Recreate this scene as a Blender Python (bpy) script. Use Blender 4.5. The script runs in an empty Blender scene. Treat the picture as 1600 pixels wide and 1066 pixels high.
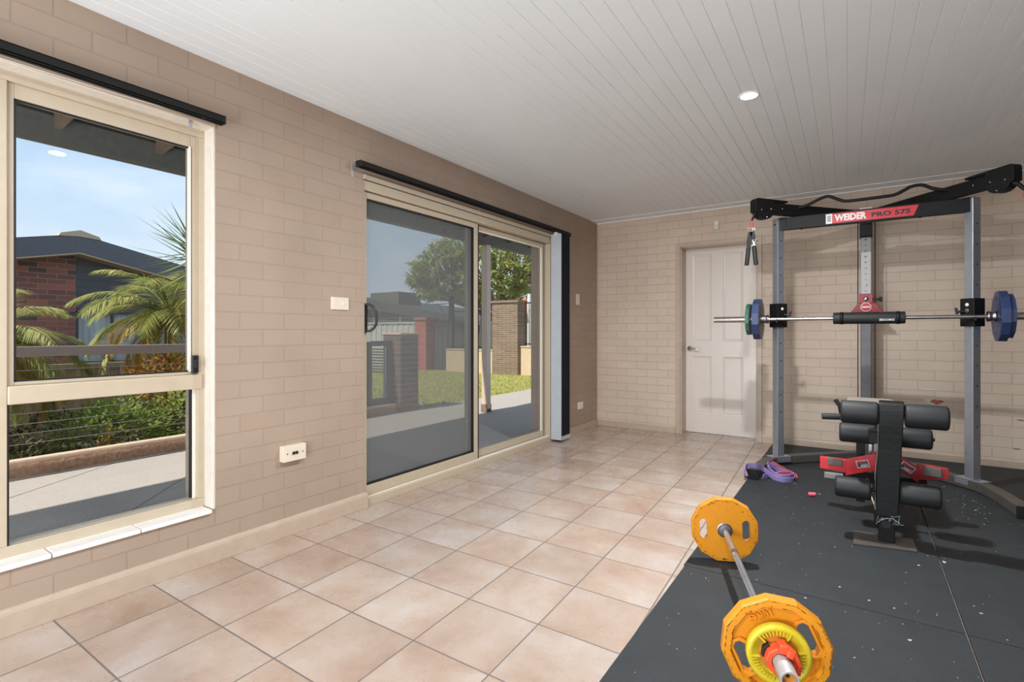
SKY, SUN, REAR_FILL, DOWN, CEIL_FILL, EXPO = 1.2, 5.6, 46, 28, 104, .1
SUNDIR = (-.10, -.66, .86)
import bpy, bmesh, math, random
from mathutils import Vector, Matrix
random.seed(7)
SC = bpy.context.scene
COL = SC.collection
PI = math.pi
CX, D = 2.5663, 5.6614           # camera x, far wall y ; left wall is x=0, ceiling z=2.4
H = 2.4
GZ = -0.10                        # patio level outside

# ------------------------------------------------------------------ materials
def lin(c):
    return tuple(((v/255)/12.92 if v/255 <= .04045 else ((v/255+.055)/1.055)**2.4) for v in c) + (1,)
def newmat(name):
    m = bpy.data.materials.new(name); m.use_nodes = True
    nt = m.node_tree; b = nt.nodes['Principled BSDF']
    return m, nt, b
def N(nt, t, **k):
    n = nt.nodes.new(t)
    for a, v in k.items(): setattr(n, a, v)
    return n
def mat(name, rgb, rough=.5, metal=0, var=0.08, scale=20, bump=0, bscale=60, spec=.5, chips=None, chip_thr=.62, chip_scale=14):
    """plain surface with a little procedural unevenness, bump and optional wear of another colour"""
    m, nt, b = newmat(name); L = nt.links
    c = lin(rgb)
    tc = N(nt, 'ShaderNodeTexCoord')
    no = N(nt, 'ShaderNodeTexNoise'); no.inputs['Scale'].default_value = scale; no.inputs['Detail'].default_value = 4
    L.new(tc.outputs['Object'], no.inputs['Vector'])
    mr = N(nt, 'ShaderNodeMapRange'); mr.inputs['To Min'].default_value = 1-var; mr.inputs['To Max'].default_value = 1+var
    mr.inputs['From Min'].default_value = .3; mr.inputs['From Max'].default_value = .7
    L.new(no.outputs['Fac'], mr.inputs['Value'])
    mx = N(nt, 'ShaderNodeMix', data_type='RGBA', blend_type='MULTIPLY'); mx.inputs['Factor'].default_value = 1
    mx.inputs['A'].default_value = c; L.new(mr.outputs['Result'], mx.inputs['B'])
    out = mx.outputs['Result']
    if chips:
        n2 = N(nt, 'ShaderNodeTexNoise'); n2.inputs['Scale'].default_value = chip_scale; n2.inputs['Detail'].default_value = 8; n2.inputs['Roughness'].default_value = .75
        L.new(tc.outputs['Object'], n2.inputs['Vector'])
        cr = N(nt, 'ShaderNodeMapRange'); cr.inputs['From Min'].default_value = chip_thr; cr.inputs['From Max'].default_value = chip_thr+.015
        L.new(n2.outputs['Fac'], cr.inputs['Value'])
        m2 = N(nt, 'ShaderNodeMix', data_type='RGBA'); m2.inputs['B'].default_value = lin(chips)
        L.new(cr.outputs['Result'], m2.inputs['Factor']); L.new(out, m2.inputs['A']); out = m2.outputs['Result']
    L.new(out, b.inputs['Base Color'])
    b.inputs['Roughness'].default_value = rough; b.inputs['Metallic'].default_value = metal
    b.inputs['Specular IOR Level'].default_value = spec
    if bump:
        n3 = N(nt, 'ShaderNodeTexNoise'); n3.inputs['Scale'].default_value = bscale; n3.inputs['Detail'].default_value = 5
        L.new(tc.outputs['Object'], n3.inputs['Vector'])
        bp = N(nt, 'ShaderNodeBump'); bp.inputs['Strength'].default_value = bump; bp.inputs['Distance'].default_value = .01
        L.new(n3.outputs['Fac'], bp.inputs['Height']); L.new(bp.outputs['Normal'], b.inputs['Normal'])
    return m
def brick_mat(name, axis, c1, c2, mortar, rough=.7, bw=.24, bh=.086, joint=.004, bump=.5, seed_off=(0, 0), fine=.25, painted=True):
    """brick courses; axis 'y' = wall running along Y, 'x' = along X"""
    m, nt, b = newmat(name); L = nt.links
    g = N(nt, 'ShaderNodeNewGeometry'); s = N(nt, 'ShaderNodeSeparateXYZ'); L.new(g.outputs['Position'], s.inputs[0])
    cb = N(nt, 'ShaderNodeCombineXYZ')
    if axis == 'b':
        ad = N(nt, 'ShaderNodeMath', operation='ADD'); L.new(s.outputs['X'], ad.inputs[0]); L.new(s.outputs['Y'], ad.inputs[1]); L.new(ad.outputs[0], cb.inputs['X'])
    else: L.new(s.outputs['Y' if axis == 'y' else 'X'], cb.inputs['X'])
    L.new(s.outputs['Z'], cb.inputs['Y'])
    # slightly wandering joints
    nz = N(nt, 'ShaderNodeTexNoise'); nz.inputs['Scale'].default_value = 9; L.new(g.outputs['Position'], nz.inputs['Vector'])
    vm = N(nt, 'ShaderNodeVectorMath', operation='SCALE'); L.new(nz.outputs['Color'], vm.inputs[0]); vm.inputs['Scale'].default_value = .006
    va = N(nt, 'ShaderNodeVectorMath', operation='ADD'); L.new(cb.outputs[0], va.inputs[0]); L.new(vm.outputs[0], va.inputs[1])
    vo = N(nt, 'ShaderNodeVectorMath', operation='ADD'); L.new(va.outputs[0], vo.inputs[0]); vo.inputs[1].default_value = (seed_off[0], seed_off[1], 0)
    br = N(nt, 'ShaderNodeTexBrick'); L.new(vo.outputs[0], br.inputs['Vector'])
    br.inputs['Scale'].default_value = 1; br.inputs['Brick Width'].default_value = bw; br.inputs['Row Height'].default_value = bh
    br.inputs['Mortar Size'].default_value = joint; br.inputs['Mortar Smooth'].default_value = .35
    br.inputs['Color1'].default_value = lin(c1); br.inputs['Color2'].default_value = lin(c2); br.inputs['Mortar'].default_value = lin(mortar)
    n2 = N(nt, 'ShaderNodeTexNoise'); n2.inputs['Scale'].default_value = 2.2; n2.inputs['Detail'].default_value = 5; L.new(g.outputs['Position'], n2.inputs['Vector'])
    mr = N(nt, 'ShaderNodeMapRange'); mr.inputs['From Min'].default_value = .3; mr.inputs['From Max'].default_value = .7; mr.inputs['To Min'].default_value = .93; mr.inputs['To Max'].default_value = 1.05
    L.new(n2.outputs['Fac'], mr.inputs['Value'])
    mx = N(nt, 'ShaderNodeMix', data_type='RGBA', blend_type='MULTIPLY'); mx.inputs['Factor'].default_value = 1
    L.new(br.outputs['Color'], mx.inputs['A']); L.new(mr.outputs['Result'], mx.inputs['B'])
    out = mx.outputs['Result']
    if painted:   # small pits and chips in the paint
        n4 = N(nt, 'ShaderNodeTexNoise'); n4.inputs['Scale'].default_value = 16; n4.inputs['Detail'].default_value = 6; n4.inputs['Roughness'].default_value = .7; L.new(g.outputs['Position'], n4.inputs['Vector'])
        cr = N(nt, 'ShaderNodeMapRange'); cr.inputs['From Min'].default_value = .735; cr.inputs['From Max'].default_value = .75; L.new(n4.outputs['Fac'], cr.inputs['Value'])
        m2 = N(nt, 'ShaderNodeMix', data_type='RGBA'); m2.inputs['B'].default_value = lin((120, 92, 78)); L.new(cr.outputs['Result'], m2.inputs['Factor']); L.new(out, m2.inputs['A']); out = m2.outputs['Result']
    L.new(out, b.inputs['Base Color'])
    b.inputs['Roughness'].default_value = rough; b.inputs['Specular IOR Level'].default_value = .35
    n3 = N(nt, 'ShaderNodeTexNoise'); n3.inputs['Scale'].default_value = 70; n3.inputs['Detail'].default_value = 6; L.new(g.outputs['Position'], n3.inputs['Vector'])
    ml = N(nt, 'ShaderNodeMath', operation='MULTIPLY'); ml.inputs[1].default_value = fine; L.new(n3.outputs['Fac'], ml.inputs[0])
    sb = N(nt, 'ShaderNodeMath', operation='SUBTRACT'); L.new(ml.outputs[0], sb.inputs[0]); L.new(br.outputs['Fac'], sb.inputs[1])
    bp = N(nt, 'ShaderNodeBump'); bp.inputs['Strength'].default_value = bump; bp.inputs['Distance'].default_value = .004
    L.new(sb.outputs[0], bp.inputs['Height']); L.new(bp.outputs['Normal'], b.inputs['Normal'])
    return m
def tile_mat():
    m, nt, b = newmat('terracotta_tile'); L = nt.links
    g = N(nt, 'ShaderNodeNewGeometry')
    def dot(v, c):
        d = N(nt, 'ShaderNodeVectorMath', operation='DOT_PRODUCT'); L.new(g.outputs['Position'], d.inputs[0]); d.inputs[1].default_value = v
        a = N(nt, 'ShaderNodeMath', operation='ADD'); L.new(d.outputs['Value'], a.inputs[0]); a.inputs[1].default_value = c
        return a
    u = dot((3.00306, .1313954, 0), -2.97496+2); v = dot((-.00488, 2.98609, 0), -.0)
    # the affine map of the laid tiles: u = 3.003x + .131y - 2.975 (rows run a touch out of square with the wall)
    u = dot((3.00306, .13140, 0), U0); v = dot((-.00488, 2.98609, 0), V0)
    def edge(x):
        p = N(nt, 'ShaderNodeMath', operation='PINGPONG'); L.new(x.outputs[0], p.inputs[0]); p.inputs[1].default_value = .5
        return p
    eu, ev = edge(u), edge(v)
    mn = N(nt, 'ShaderNodeMath', operation='MINIMUM'); L.new(eu.outputs[0], mn.inputs[0]); L.new(ev.outputs[0], mn.inputs[1])
    mr = N(nt, 'ShaderNodeMapRange'); mr.inputs['From Min'].default_value = .006; mr.inputs['From Max'].default_value = .012; L.new(mn.outputs[0], mr.inputs['Value'])
    fu = N(nt, 'ShaderNodeMath', operation='FLOOR'); L.new(u.outputs[0], fu.inputs[0]); fv = N(nt, 'ShaderNodeMath', operation='FLOOR'); L.new(v.outputs[0], fv.inputs[0])
    cb = N(nt, 'ShaderNodeCombineXYZ'); L.new(fu.outputs[0], cb.inputs[0]); L.new(fv.outputs[0], cb.inputs[1])
    wn = N(nt, 'ShaderNodeTexWhiteNoise'); L.new(cb.outputs[0], wn.inputs['Vector'])
    sc = N(nt, 'ShaderNodeVectorMath', operation='SCALE'); L.new(wn.outputs['Color'], sc.inputs[0]); sc.inputs['Scale'].default_value = 30
    va = N(nt, 'ShaderNodeVectorMath', operation='ADD'); L.new(g.outputs['Position'], va.inputs[0]); L.new(sc.outputs[0], va.inputs[1])
    n1 = N(nt, 'ShaderNodeTexNoise'); n1.inputs['Scale'].default_value = 2.6; n1.inputs['Detail'].default_value = 6; n1.inputs['Roughness'].default_value = .6; n1.inputs['Distortion'].default_value = .3; L.new(va.outputs[0], n1.inputs['Vector'])
    ramp = N(nt, 'ShaderNodeValToRGB'); L.new(n1.outputs['Fac'], ramp.inputs[0])
    e = ramp.color_ramp.elements; e[0].position = .26; e[0].color = lin(TILE[0]); e[1].position = .74; e[1].color = lin(TILE[2])
    k = e.new(.5); k.color = lin(TILE[1])
    vr = N(nt, 'ShaderNodeMapRange'); vr.inputs['To Min'].default_value = .92; vr.inputs['To Max'].default_value = 1.06; L.new(wn.outputs['Value'], vr.inputs['Value'])
    mx = N(nt, 'ShaderNodeMix', data_type='RGBA', blend_type='MULTIPLY'); mx.inputs['Factor'].default_value = 1; L.new(ramp.outputs['Color'], mx.inputs['A']); L.new(vr.outputs['Result'], mx.inputs['B'])
    m2 = N(nt, 'ShaderNodeMix', data_type='RGBA'); m2.inputs['A'].default_value = lin((104, 92, 86)); L.new(mr.outputs['Result'], m2.inputs['Factor']); L.new(mx.outputs['Result'], m2.inputs['B'])
    L.new(m2.outputs['Result'], b.inputs['Base Color'])
    rr = N(nt, 'ShaderNodeMapRange'); rr.inputs['To Min'].default_value = .7; rr.inputs['To Max'].default_value = .2; L.new(mr.outputs['Result'], rr.inputs['Value'])
    n3 = N(nt, 'ShaderNodeTexNoise'); n3.inputs['Scale'].default_value = 12; n3.inputs['Detail'].default_value = 6; L.new(va.outputs[0], n3.inputs['Vector'])
    ra = N(nt, 'ShaderNodeMath', operation='MULTIPLY_ADD'); L.new(n3.outputs['Fac'], ra.inputs[0]); ra.inputs[1].default_value = .16; L.new(rr.outputs['Result'], ra.inputs[2])
    L.new(ra.outputs[0], b.inputs['Roughness'])
    b.inputs['Specular IOR Level'].default_value = 1.0
    ad = N(nt, 'ShaderNodeMath', operation='MULTIPLY_ADD'); L.new(n3.outputs['Fac'], ad.inputs[0]); ad.inputs[1].default_value = .1; L.new(mr.outputs['Result'], ad.inputs[2])
    bp = N(nt, 'ShaderNodeBump'); bp.inputs['Strength'].default_value = .35; bp.inputs['Distance'].default_value = .004; L.new(ad.outputs[0], bp.inputs['Height']); L.new(bp.outputs['Normal'], b.inputs['Normal'])
    return m
# affine constants (integers added so that floor() stays away from -0)
U0, V0 = -.9323, -2.975
TILE = [(158, 130, 112), (178, 158, 143), (190, 181, 173)]
def glass_mat():
    m = bpy.data.materials.new('window_glass'); m.use_nodes = True; nt = m.node_tree; nt.nodes.clear(); L = nt.links
    o = N(nt, 'ShaderNodeOutputMaterial'); t = N(nt, 'ShaderNodeBsdfTransparent'); t.inputs[0].default_value = (.965, .975, .97, 1)
    g = N(nt, 'ShaderNodeBsdfGlossy'); g.inputs['Roughness'].default_value = 0.0
    lw = N(nt, 'ShaderNodeLayerWeight'); lw.inputs['Blend'].default_value = .5
    pw = N(nt, 'ShaderNodeMath', operation='POWER'); L.new(lw.outputs['Facing'], pw.inputs[0]); pw.inputs[1].default_value = 5
    f = N(nt, 'ShaderNodeMath', operation='MULTIPLY_ADD'); L.new(pw.outputs[0], f.inputs[0]); f.inputs[1].default_value = .45; f.inputs[2].default_value = .022
    x = N(nt, 'ShaderNodeMixShader'); L.new(f.outputs[0], x.inputs[0]); L.new(t.outputs[0], x.inputs[1]); L.new(g.outputs[0], x.inputs[2]); L.new(x.outputs[0], o.inputs[0])
    return m
def screen_mat():
    """woven security mesh: too fine to resolve, so part see-through, part grey wire"""
    m = bpy.data.materials.new('security_mesh'); m.use_nodes = True; nt = m.node_tree; nt.nodes.clear(); L = nt.links
    o = N(nt, 'ShaderNodeOutputMaterial'); t = N(nt, 'ShaderNodeBsdfTransparent'); d = N(nt, 'ShaderNodeBsdfDiffuse'); d.inputs[0].default_value = (.18, .188, .185, 1)
    x = N(nt, 'ShaderNodeMixShader'); x.inputs[0].default_value = .42; L.new(t.outputs[0], x.inputs[1]); L.new(d.outputs[0], x.inputs[2]); L.new(x.outputs[0], o.inputs[0])
    return m
def emit_mat(name, rgb, s):
    m, nt, b = newmat(name); b.inputs['Emission Color'].default_value = lin(rgb); b.inputs['Emission Strength'].default_value = s; b.inputs['Base Color'].default_value = lin(rgb)
    return m
def leaf_mat(name, c1, c2, rough=.45, trans=.35, scale=6):
    m, nt, b = newmat(name); L = nt.links
    g = N(nt, 'ShaderNodeNewGeometry'); n = N(nt, 'ShaderNodeTexNoise'); n.inputs['Scale'].default_value = scale; n.inputs['Detail'].default_value = 3; L.new(g.outputs['Position'], n.inputs['Vector'])
    r = N(nt, 'ShaderNodeValToRGB'); r.color_ramp.elements[0].position = .35; r.color_ramp.elements[0].color = lin(c1); r.color_ramp.elements[1].position = .65; r.color_ramp.elements[1].color = lin(c2)
    L.new(n.outputs['Fac'], r.inputs[0]); L.new(r.outputs[0], b.inputs['Base Color']); b.inputs['Roughness'].default_value = rough
    o = nt.nodes['Material Output']; t = N(nt, 'ShaderNodeBsdfTranslucent'); L.new(r.outputs[0], t.inputs[0])
    x = N(nt, 'ShaderNodeMixShader'); x.inputs[0].default_value = trans; L.new(b.outputs[0], x.inputs[1]); L.new(t.outputs[0], x.inputs[2]); L.new(x.outputs[0], o.inputs[0])
    return m

M = dict(
    wall_y=brick_mat('painted_brick_left', 'y', (164, 146, 130), (162, 143, 127), (156, 137, 121), bump=.4, seed_off=(.05, 0)),  # same paint as the far wall, darkened to offset the stronger light here
    wall_r=brick_mat("unseen_wall_dark_brick", "y", (92, 72, 60), (70, 56, 48), (54, 48, 44)),  # unseen right wall, made dark so the rack uprights reflect dark
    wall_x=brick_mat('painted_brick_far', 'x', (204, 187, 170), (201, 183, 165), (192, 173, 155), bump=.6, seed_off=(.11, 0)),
    ceil=mat('ceiling_white_paint', (228, 233, 236), .45, var=.015, scale=3),
    cornice=mat('cornice_white', (234, 238, 240), .4, var=.02),
    tile=tile_mat(),
    skirt=mat('skirting_paint', (182, 164, 146), .35, var=.05, chips=(120, 98, 82), chip_thr=.72),
    reveal=mat('reveal_paint', (214, 206, 194), .5, var=.05, bump=.3, bscale=40),
    sill=mat('glazed_white_sill', (236, 234, 230), .12, var=.03),
    alu=mat('cream_aluminium', (186, 172, 150), .35, var=.03),
    alu_l=mat('pale_sash_aluminium', (236, 230, 216), .3, var=.02),
    gasket=mat('black_gasket', (18, 18, 20), .5),
    glass=glass_mat(), screen=screen_mat(),
    door=mat('door_gloss_paint', (218, 208, 198), .3, var=.015),
    chrome=mat('satin_chrome', (200, 200, 202), .18, 1, var=.03),
    col_l=mat('anodised_scale', (158, 160, 158), .5, .3, var=.04), col_d=mat('dark_column_steel', (84, 84, 86), .4, .6, var=.12, scale=10), sleeve=mat('brushed_sleeve', (176, 176, 174), .5, .35, var=.06, scale=80),
    steel=mat('brushed_bar_steel', (165, 160, 155), .3, 1, var=.12, scale=60),
    black=mat('black_powder_coat', (20, 20, 20), .55, spec=.25, var=.1, bump=.12, bscale=400),
    blackp=mat('black_plastic', (22, 22, 23), .4, var=.08),
    foam=mat('black_vinyl_foam', (25, 27, 28), .62, var=.12, bump=.06, bscale=120, chips=(120, 122, 120), chip_thr=.74, chip_scale=30),
    vinyl=mat('black_upholstery_vinyl', (14, 16, 16), .5, spec=.3, var=.08, bump=.1, bscale=50),
    grey=mat('grey_powder_coat', (196, 202, 212), .42, .9, var=.05, bump=.08, bscale=300),
    foot=mat('dusty_black_foot', (80, 75, 70), .5, var=.12, scale=12),
    red=mat('red_powder_coat', (196, 36, 44), .38, var=.05),
    dred=mat('dark_red_powder_coat', (150, 26, 34), .38, var=.05),
    mat=mat('rubber_mat', (37, 42, 45), .66, var=.16, scale=7, bump=.35, bscale=220, chips=(84, 90, 92), chip_thr=.735, chip_scale=45),
    orange=mat('orange_enamel', (216, 140, 30), .38, var=.07, scale=8, bump=.08, bscale=80, chips=(50, 36, 30), chip_thr=.655, chip_scale=34),
    yellow=mat('yellow_plate_enamel', (206, 186, 44), .38, var=.08, chips=(150, 96, 40), chip_thr=.68, chip_scale=22),
    rust=mat('orange_brown_recess', (196, 124, 40), .5, var=.15),
    clamp=mat('orange_red_collar_plastic', (240, 84, 48), .35, var=.03),
    blue=mat('blue_enamel_plate', (38, 54, 92), .4, var=.1, chips=(120, 122, 128), chip_thr=.69, chip_scale=30),
    iron=mat('worn_plate_face', (110, 108, 112), .45, .3, var=.15, scale=25),
    green=mat('green_enamel_plate', (40, 92, 72), .42, var=.1, chips=(120, 116, 108), chip_thr=.7),
    purple=mat('purple_latex', (158, 140, 196), .45, var=.05), pink=mat('pink_latex', (222, 100, 120), .45, var=.05),
    white=mat('white_plastic', (226, 222, 212), .35, var=.02), ivory=mat('ivory_plastic', (220, 208, 188), .35, var=.02),
    ink=mat('black_print', (14, 14, 16), .5), wprint=mat('white_print', (225, 224, 220), .5), rprint=mat('red_print', (196, 40, 52), .45),
    greyprint=mat('grey_print', (150, 156, 156), .5), navy=mat('navy_print', (40, 48, 78), .5),
    slat=mat('grey_blockout_blind', (178, 184, 190), .5, var=.03), slatb=mat('black_blind_edge', (24, 24, 25), .7),
    debris=mat('pale_debris', (186, 184, 180), .7),
    patch=mat('exposed_red_brick', (172, 104, 86), .85, var=.25, scale=60), plaster=mat('exposed_plaster', (214, 206, 196), .8, var=.1),
    patio=mat('exposed_aggregate', (176, 166, 158), .75, var=.10, scale=90, chips=(236, 236, 240), chip_thr=.70, chip_scale=110),
    soil=mat('garden_soil', (72, 60, 50), .9, var=.3, bump=.6, bscale=20),
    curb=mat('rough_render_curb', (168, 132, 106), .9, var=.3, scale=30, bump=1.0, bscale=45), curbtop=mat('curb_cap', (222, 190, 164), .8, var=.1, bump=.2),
    rail=mat('taupe_rail_paint', (150, 134, 128), .4, var=.04), cable=mat('stainless_cable', (190, 190, 190), .25, 1),
    post=mat('post_paint', (212, 190, 174), .45, var=.04),
    charcoal=mat('charcoal_steel', (74, 76, 76), .55, var=.06), eave=mat('dark_timber_soffit', (92, 92, 86), .7, var=.15), rafter=mat('weathered_rafter', (132, 112, 92), .7, var=.2),
    bric=brick_mat('old_red_brick', 'y', (178, 108, 90), (88, 76, 78), (150, 132, 122), bw=.24, bh=.086, joint=.008, painted=False, fine=.5),
    bricx=brick_mat('grey_brown_brick', 'x', (132, 112, 98), (110, 92, 80), (168, 144, 122), bw=.29, bh=.06, joint=.006, painted=False, fine=.5),
    bricd=brick_mat('weathered_dark_brick', 'b', (124, 96, 86), (86, 74, 70), (150, 128, 116), bw=.24, bh=.08, joint=.008, painted=False, fine=.5),
    bricr=brick_mat('bright_red_brick', 'x', (186, 92, 82), (160, 76, 68), (168, 140, 128), bw=.24, bh=.086, joint=.008, painted=False, fine=.4),
    fascia=mat('grey_fascia', (98, 100, 108), .5, var=.05), clad=mat('dark_cladding', (88, 90, 98), .6, var=.06), beige=mat('beige_trim', (196, 180, 152), .6, var=.05),
    beigef=mat('beige_sheet_fence', (190, 168, 136), .55, var=.05), palef=mat('pale_sheet_fence', (196, 198, 192), .5, var=.05), render=mat('sand_render', (206, 182, 152), .8, var=.08, bump=.2),
    curtain=mat('pale_curtain', (214, 218, 220), .7, var=.04), roofd=mat('dark_roof_sheet', (70, 72, 74), .6, var=.05), terra=mat('terracotta_roof', (196, 112, 84), .7, var=.12, scale=10),
    lawn=mat('lawn', (158, 156, 84), .9, var=.22, scale=5, bump=.9, bscale=70), grass=leaf_mat('grass_blades', (140, 148, 66), (190, 180, 104), .6, .3, 3),
    leaf_f=leaf_mat('frangipani_leaf', (136, 154, 70), (194, 198, 120), .4, .4, 3), bark=mat('grey_bark', (140, 120, 100), .85, var=.2, bump=.6, bscale=25),
    leaf_h=leaf_mat('hedge_leaf', (124, 152, 68), (186, 198, 110), .35, .45, 5), leaf_c=leaf_mat('croton_leaf', (184, 172, 80), (214, 138, 92), .4, .35, 9), leaf_d=leaf_mat('dark_groundcover', (66, 82, 44), (120, 112, 70), .6, .25, 9),
    leaf_p=leaf_mat('palm_leaflet', (130, 142, 66), (206, 198, 126), .35, .4, 4), leaf_o=leaf_mat('dry_palm_leaflet', (198, 160, 84), (170, 150, 70), .5, .3, 5), leaf_y=leaf_mat('spiky_leaf', (96, 120, 70), (150, 160, 96), .4, .3, 3),
    lamp=emit_mat('led_diffuser', (255, 250, 240), 9),
)

# ------------------------------------------------------------------ mesh builder
class MB:
    def __init__(s): s.v = []; s.f = []; s.m = []; s.sm = []; s.mats = []
    def mi(s, m):
        if m not in s.mats: s.mats.append(m)
        return s.mats.index(m)
    def add(s, vs, fs, m=None, smooth=False, T=None):
        o = len(s.v); k = s.mi(m)
        for p in vs:
            p = Vector(p)
            if T is not None: p = T @ p
            s.v.append(p)
        for f in fs: s.f.append([i+o for i in f]); s.m.append(k); s.sm.append(smooth)
        return s
    def box(s, x0, y0, z0, x1, y1, z1, m=None, T=None):
        vs = [(x, y, z) for z in (z0, z1) for y in (y0, y1) for x in (x0, x1)]
        return s.add(vs, [(0, 2, 3, 1), (4, 5, 7, 6), (0, 1, 5, 4), (2, 6, 7, 3), (0, 4, 6, 2), (1, 3, 7, 5)], m, False, T)
    def prism(s, poly, z0, z1, m=None, T=None, smooth=False):
        n = len(poly); vs = [(x, y, z0) for x, y in poly]+[(x, y, z1) for x, y in poly]
        area = sum(poly[i][0]*poly[(i+1) % n][1]-poly[(i+1) % n][0]*poly[i][1] for i in range(n))
        if area < 0: vs = [(x, y, z0) for x, y in poly[::-1]]+[(x, y, z1) for x, y in poly[::-1]]
        return s.add(vs, [list(range(n))[::-1], list(range(n, 2*n))]+[(i, (i+1) % n, n+(i+1) % n, n+i) for i in range(n)], m, smooth, T)
    def tube(s, pts, r, seg=12, m=None, smooth=True, caps=True, T=None, rect=None, up=None):
        """sweep a circle (or a rect (w,h)) along points; r may be a list"""
        pts = [Vector(p) for p in pts]; n = len(pts); vs = []; fs = []
        rs = r if isinstance(r, (list, tuple)) else [r]*n
        ref = Vector(up) if up else None; prev = None
        k = 4 if rect else seg
        for i, p in enumerate(pts):
            if i == 0: t = pts[1]-p
            elif i == n-1: t = p-pts[i-1]
            else: t = (pts[i+1]-p).normalized()+(p-pts[i-1]).normalized()
            t.normalize()
            if ref is not None: a = ref-t*ref.dot(t)
            elif prev is None: a = (Vector((0, 0, 1)) if abs(t.z) < .9 else Vector((1, 0, 0))); a = a-t*a.dot(t)
            else: a = prev-t*prev.dot(t)
            a.normalize(); prev = a; b = t.cross(a)
            f = 1.0
            if 0 < i < n-1:
                c = (pts[i+1]-p).normalized().dot((p-pts[i-1]).normalized()); f = 1/max(.5, math.sqrt((1+c)/2)) if rect else 1
            for j in range(k):
                if rect: ca, cb = ((.5, .5), (-.5, .5), (-.5, -.5), (.5, -.5))[j]; vs.append(p+a*rect[1]*ca+b*rect[0]*cb*f)
                else: an = 2*PI*j/k; vs.append(p+a*math.cos(an)*rs[i]+b*math.sin(an)*rs[i])
        for i in range(n-1):
            for j in range(k): fs.append((i*k+j, i*k+(j+1) % k, (i+1)*k+(j+1) % k, (i+1)*k+j))
        s.add(vs, fs, m, smooth and not rect, T)
        if caps:
            s.add(vs[:k], [list(range(k))[::-1]], m, False, T); s.add(vs[-k:], [list(range(k))], m, False, T)
        return s
    def lathe(s, prof, seg=32, m=None, T=None, smooth=True):
        """profile (r,z) about Z"""
        vs = []; fs = []; n = len(prof)
        for r, z in prof:
            for j in range(seg): a = 2*PI*j/seg; vs.append((r*math.cos(a), r*math.sin(a), z))
        for i in range(n-1):
            for j in range(seg): fs.append((i*seg+j, i*seg+(j+1) % seg, (i+1)*seg+(j+1) % seg, (i+1)*seg+j))
        return s.add(vs, fs, m, smooth, T)
    def build(s, name, m=None, parent=None, bevel=0, seg=2, origin=None, fixn=True):
        me = bpy.data.meshes.new(name)
        off = Vector((0, 0, 0))
        if parent is not None: off = wloc(parent)
        elif origin is not None: off = Vector(origin)
        else:
            xs = [p.x for p in s.v]; ys = [p.y for p in s.v]; zs = [p.z for p in s.v]
            off = Vector(((min(xs)+max(xs))/2, (min(ys)+max(ys))/2, min(zs)))
        me.from_pydata([tuple(p-off) for p in s.v], [], s.f)
        mats = [x if x is not None else m for x in s.mats] or [m]
        if m is not None and not s.mats: mats = [m]
        for x in mats: me.materials.append(x)
        for i, p in enumerate(me.polygons): p.material_index = s.m[i]; p.use_smooth = s.sm[i]
        if fixn:
            bm = bmesh.new(); bm.from_mesh(me); bmesh.ops.recalc_face_normals(bm, faces=bm.faces); bm.to_mesh(me); bm.free()
        me.update()
        o = bpy.data.objects.new(name, me); COL.objects.link(o)
        if parent is None: o.location = off
        else: o.parent = parent
        if bevel:
            b = o.modifiers.new('bevel', 'BEVEL'); b.width = bevel; b.segments = seg; b.limit_method = 'ANGLE'; b.angle_limit = math.radians(35); b.harden_normals = False
        return o
def wloc(o):
    v = Vector(o.location)
    while o.parent is not None: o = o.parent; v += Vector(o.location)
    return v
def tag(o, label=None, cat=None, group=None, kind=None):
    if label: o['label'] = label
    if cat: o['category'] = cat
    if group: o['group'] = group
    if kind: o['kind'] = kind
    return o
def thing(name, loc, label, cat, group=None):
    o = bpy.data.objects.new(name, None); COL.objects.link(o); o.location = loc; o.empty_display_size = .1
    return tag(o, label, cat, group)
def struct(o): o['kind'] = 'structure'; return o
def from_curve(cu):
    o = bpy.data.objects.new('tmp', cu); COL.objects.link(o)
    bpy.context.view_layer.update()
    dg = bpy.context.evaluated_depsgraph_get(); ev = o.evaluated_get(dg); me = ev.to_mesh()
    vs = [tuple(v.co) for v in me.vertices]; fs = [tuple(p.vertices) for p in me.polygons]
    ev.to_mesh_clear(); bpy.data.objects.remove(o); bpy.data.curves.remove(cu)
    return vs, fs
def text(txt, size, ext=.001, bold=0.0, spacing=1.0):
    cu = bpy.data.curves.new('t', 'FONT'); cu.body = txt; cu.size = size; cu.extrude = ext; cu.align_x = 'CENTER'; cu.align_y = 'CENTER'; cu.offset = bold; cu.space_character = spacing; cu.resolution_u = 2
    return from_curve(cu)
def plate_shape(loops, thick, bev=0.0):
    """filled 2D outline with holes, extruded"""
    cu = bpy.data.curves.new('p', 'CURVE'); cu.dimensions = '2D'; cu.fill_mode = 'BOTH'; cu.extrude = thick/2; cu.bevel_depth = bev; cu.bevel_resolution = 1; cu.offset = -bev
    for lp in loops:
        sp = cu.splines.new('POLY'); sp.points.add(len(lp)-1); sp.use_cyclic_u = True
        for i, (x, y) in enumerate(lp): sp.points[i].co = (x, y, 0, 1)
    return from_curve(cu)
def frame(o, xa, ya):
    """matrix with given origin, x axis and y axis"""
    x = Vector(xa).normalized(); z = x.cross(Vector(ya)).normalized(); y = z.cross(x)
    m = Matrix((x, y, z)).transposed().to_4x4(); m.translation = Vector(o); return m
def circ(r, n=32, cx=0, cy=0, a0=0): return [(cx+r*math.cos(a0+2*PI*i/n), cy+r*math.sin(a0+2*PI*i/n)) for i in range(n)]
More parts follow.
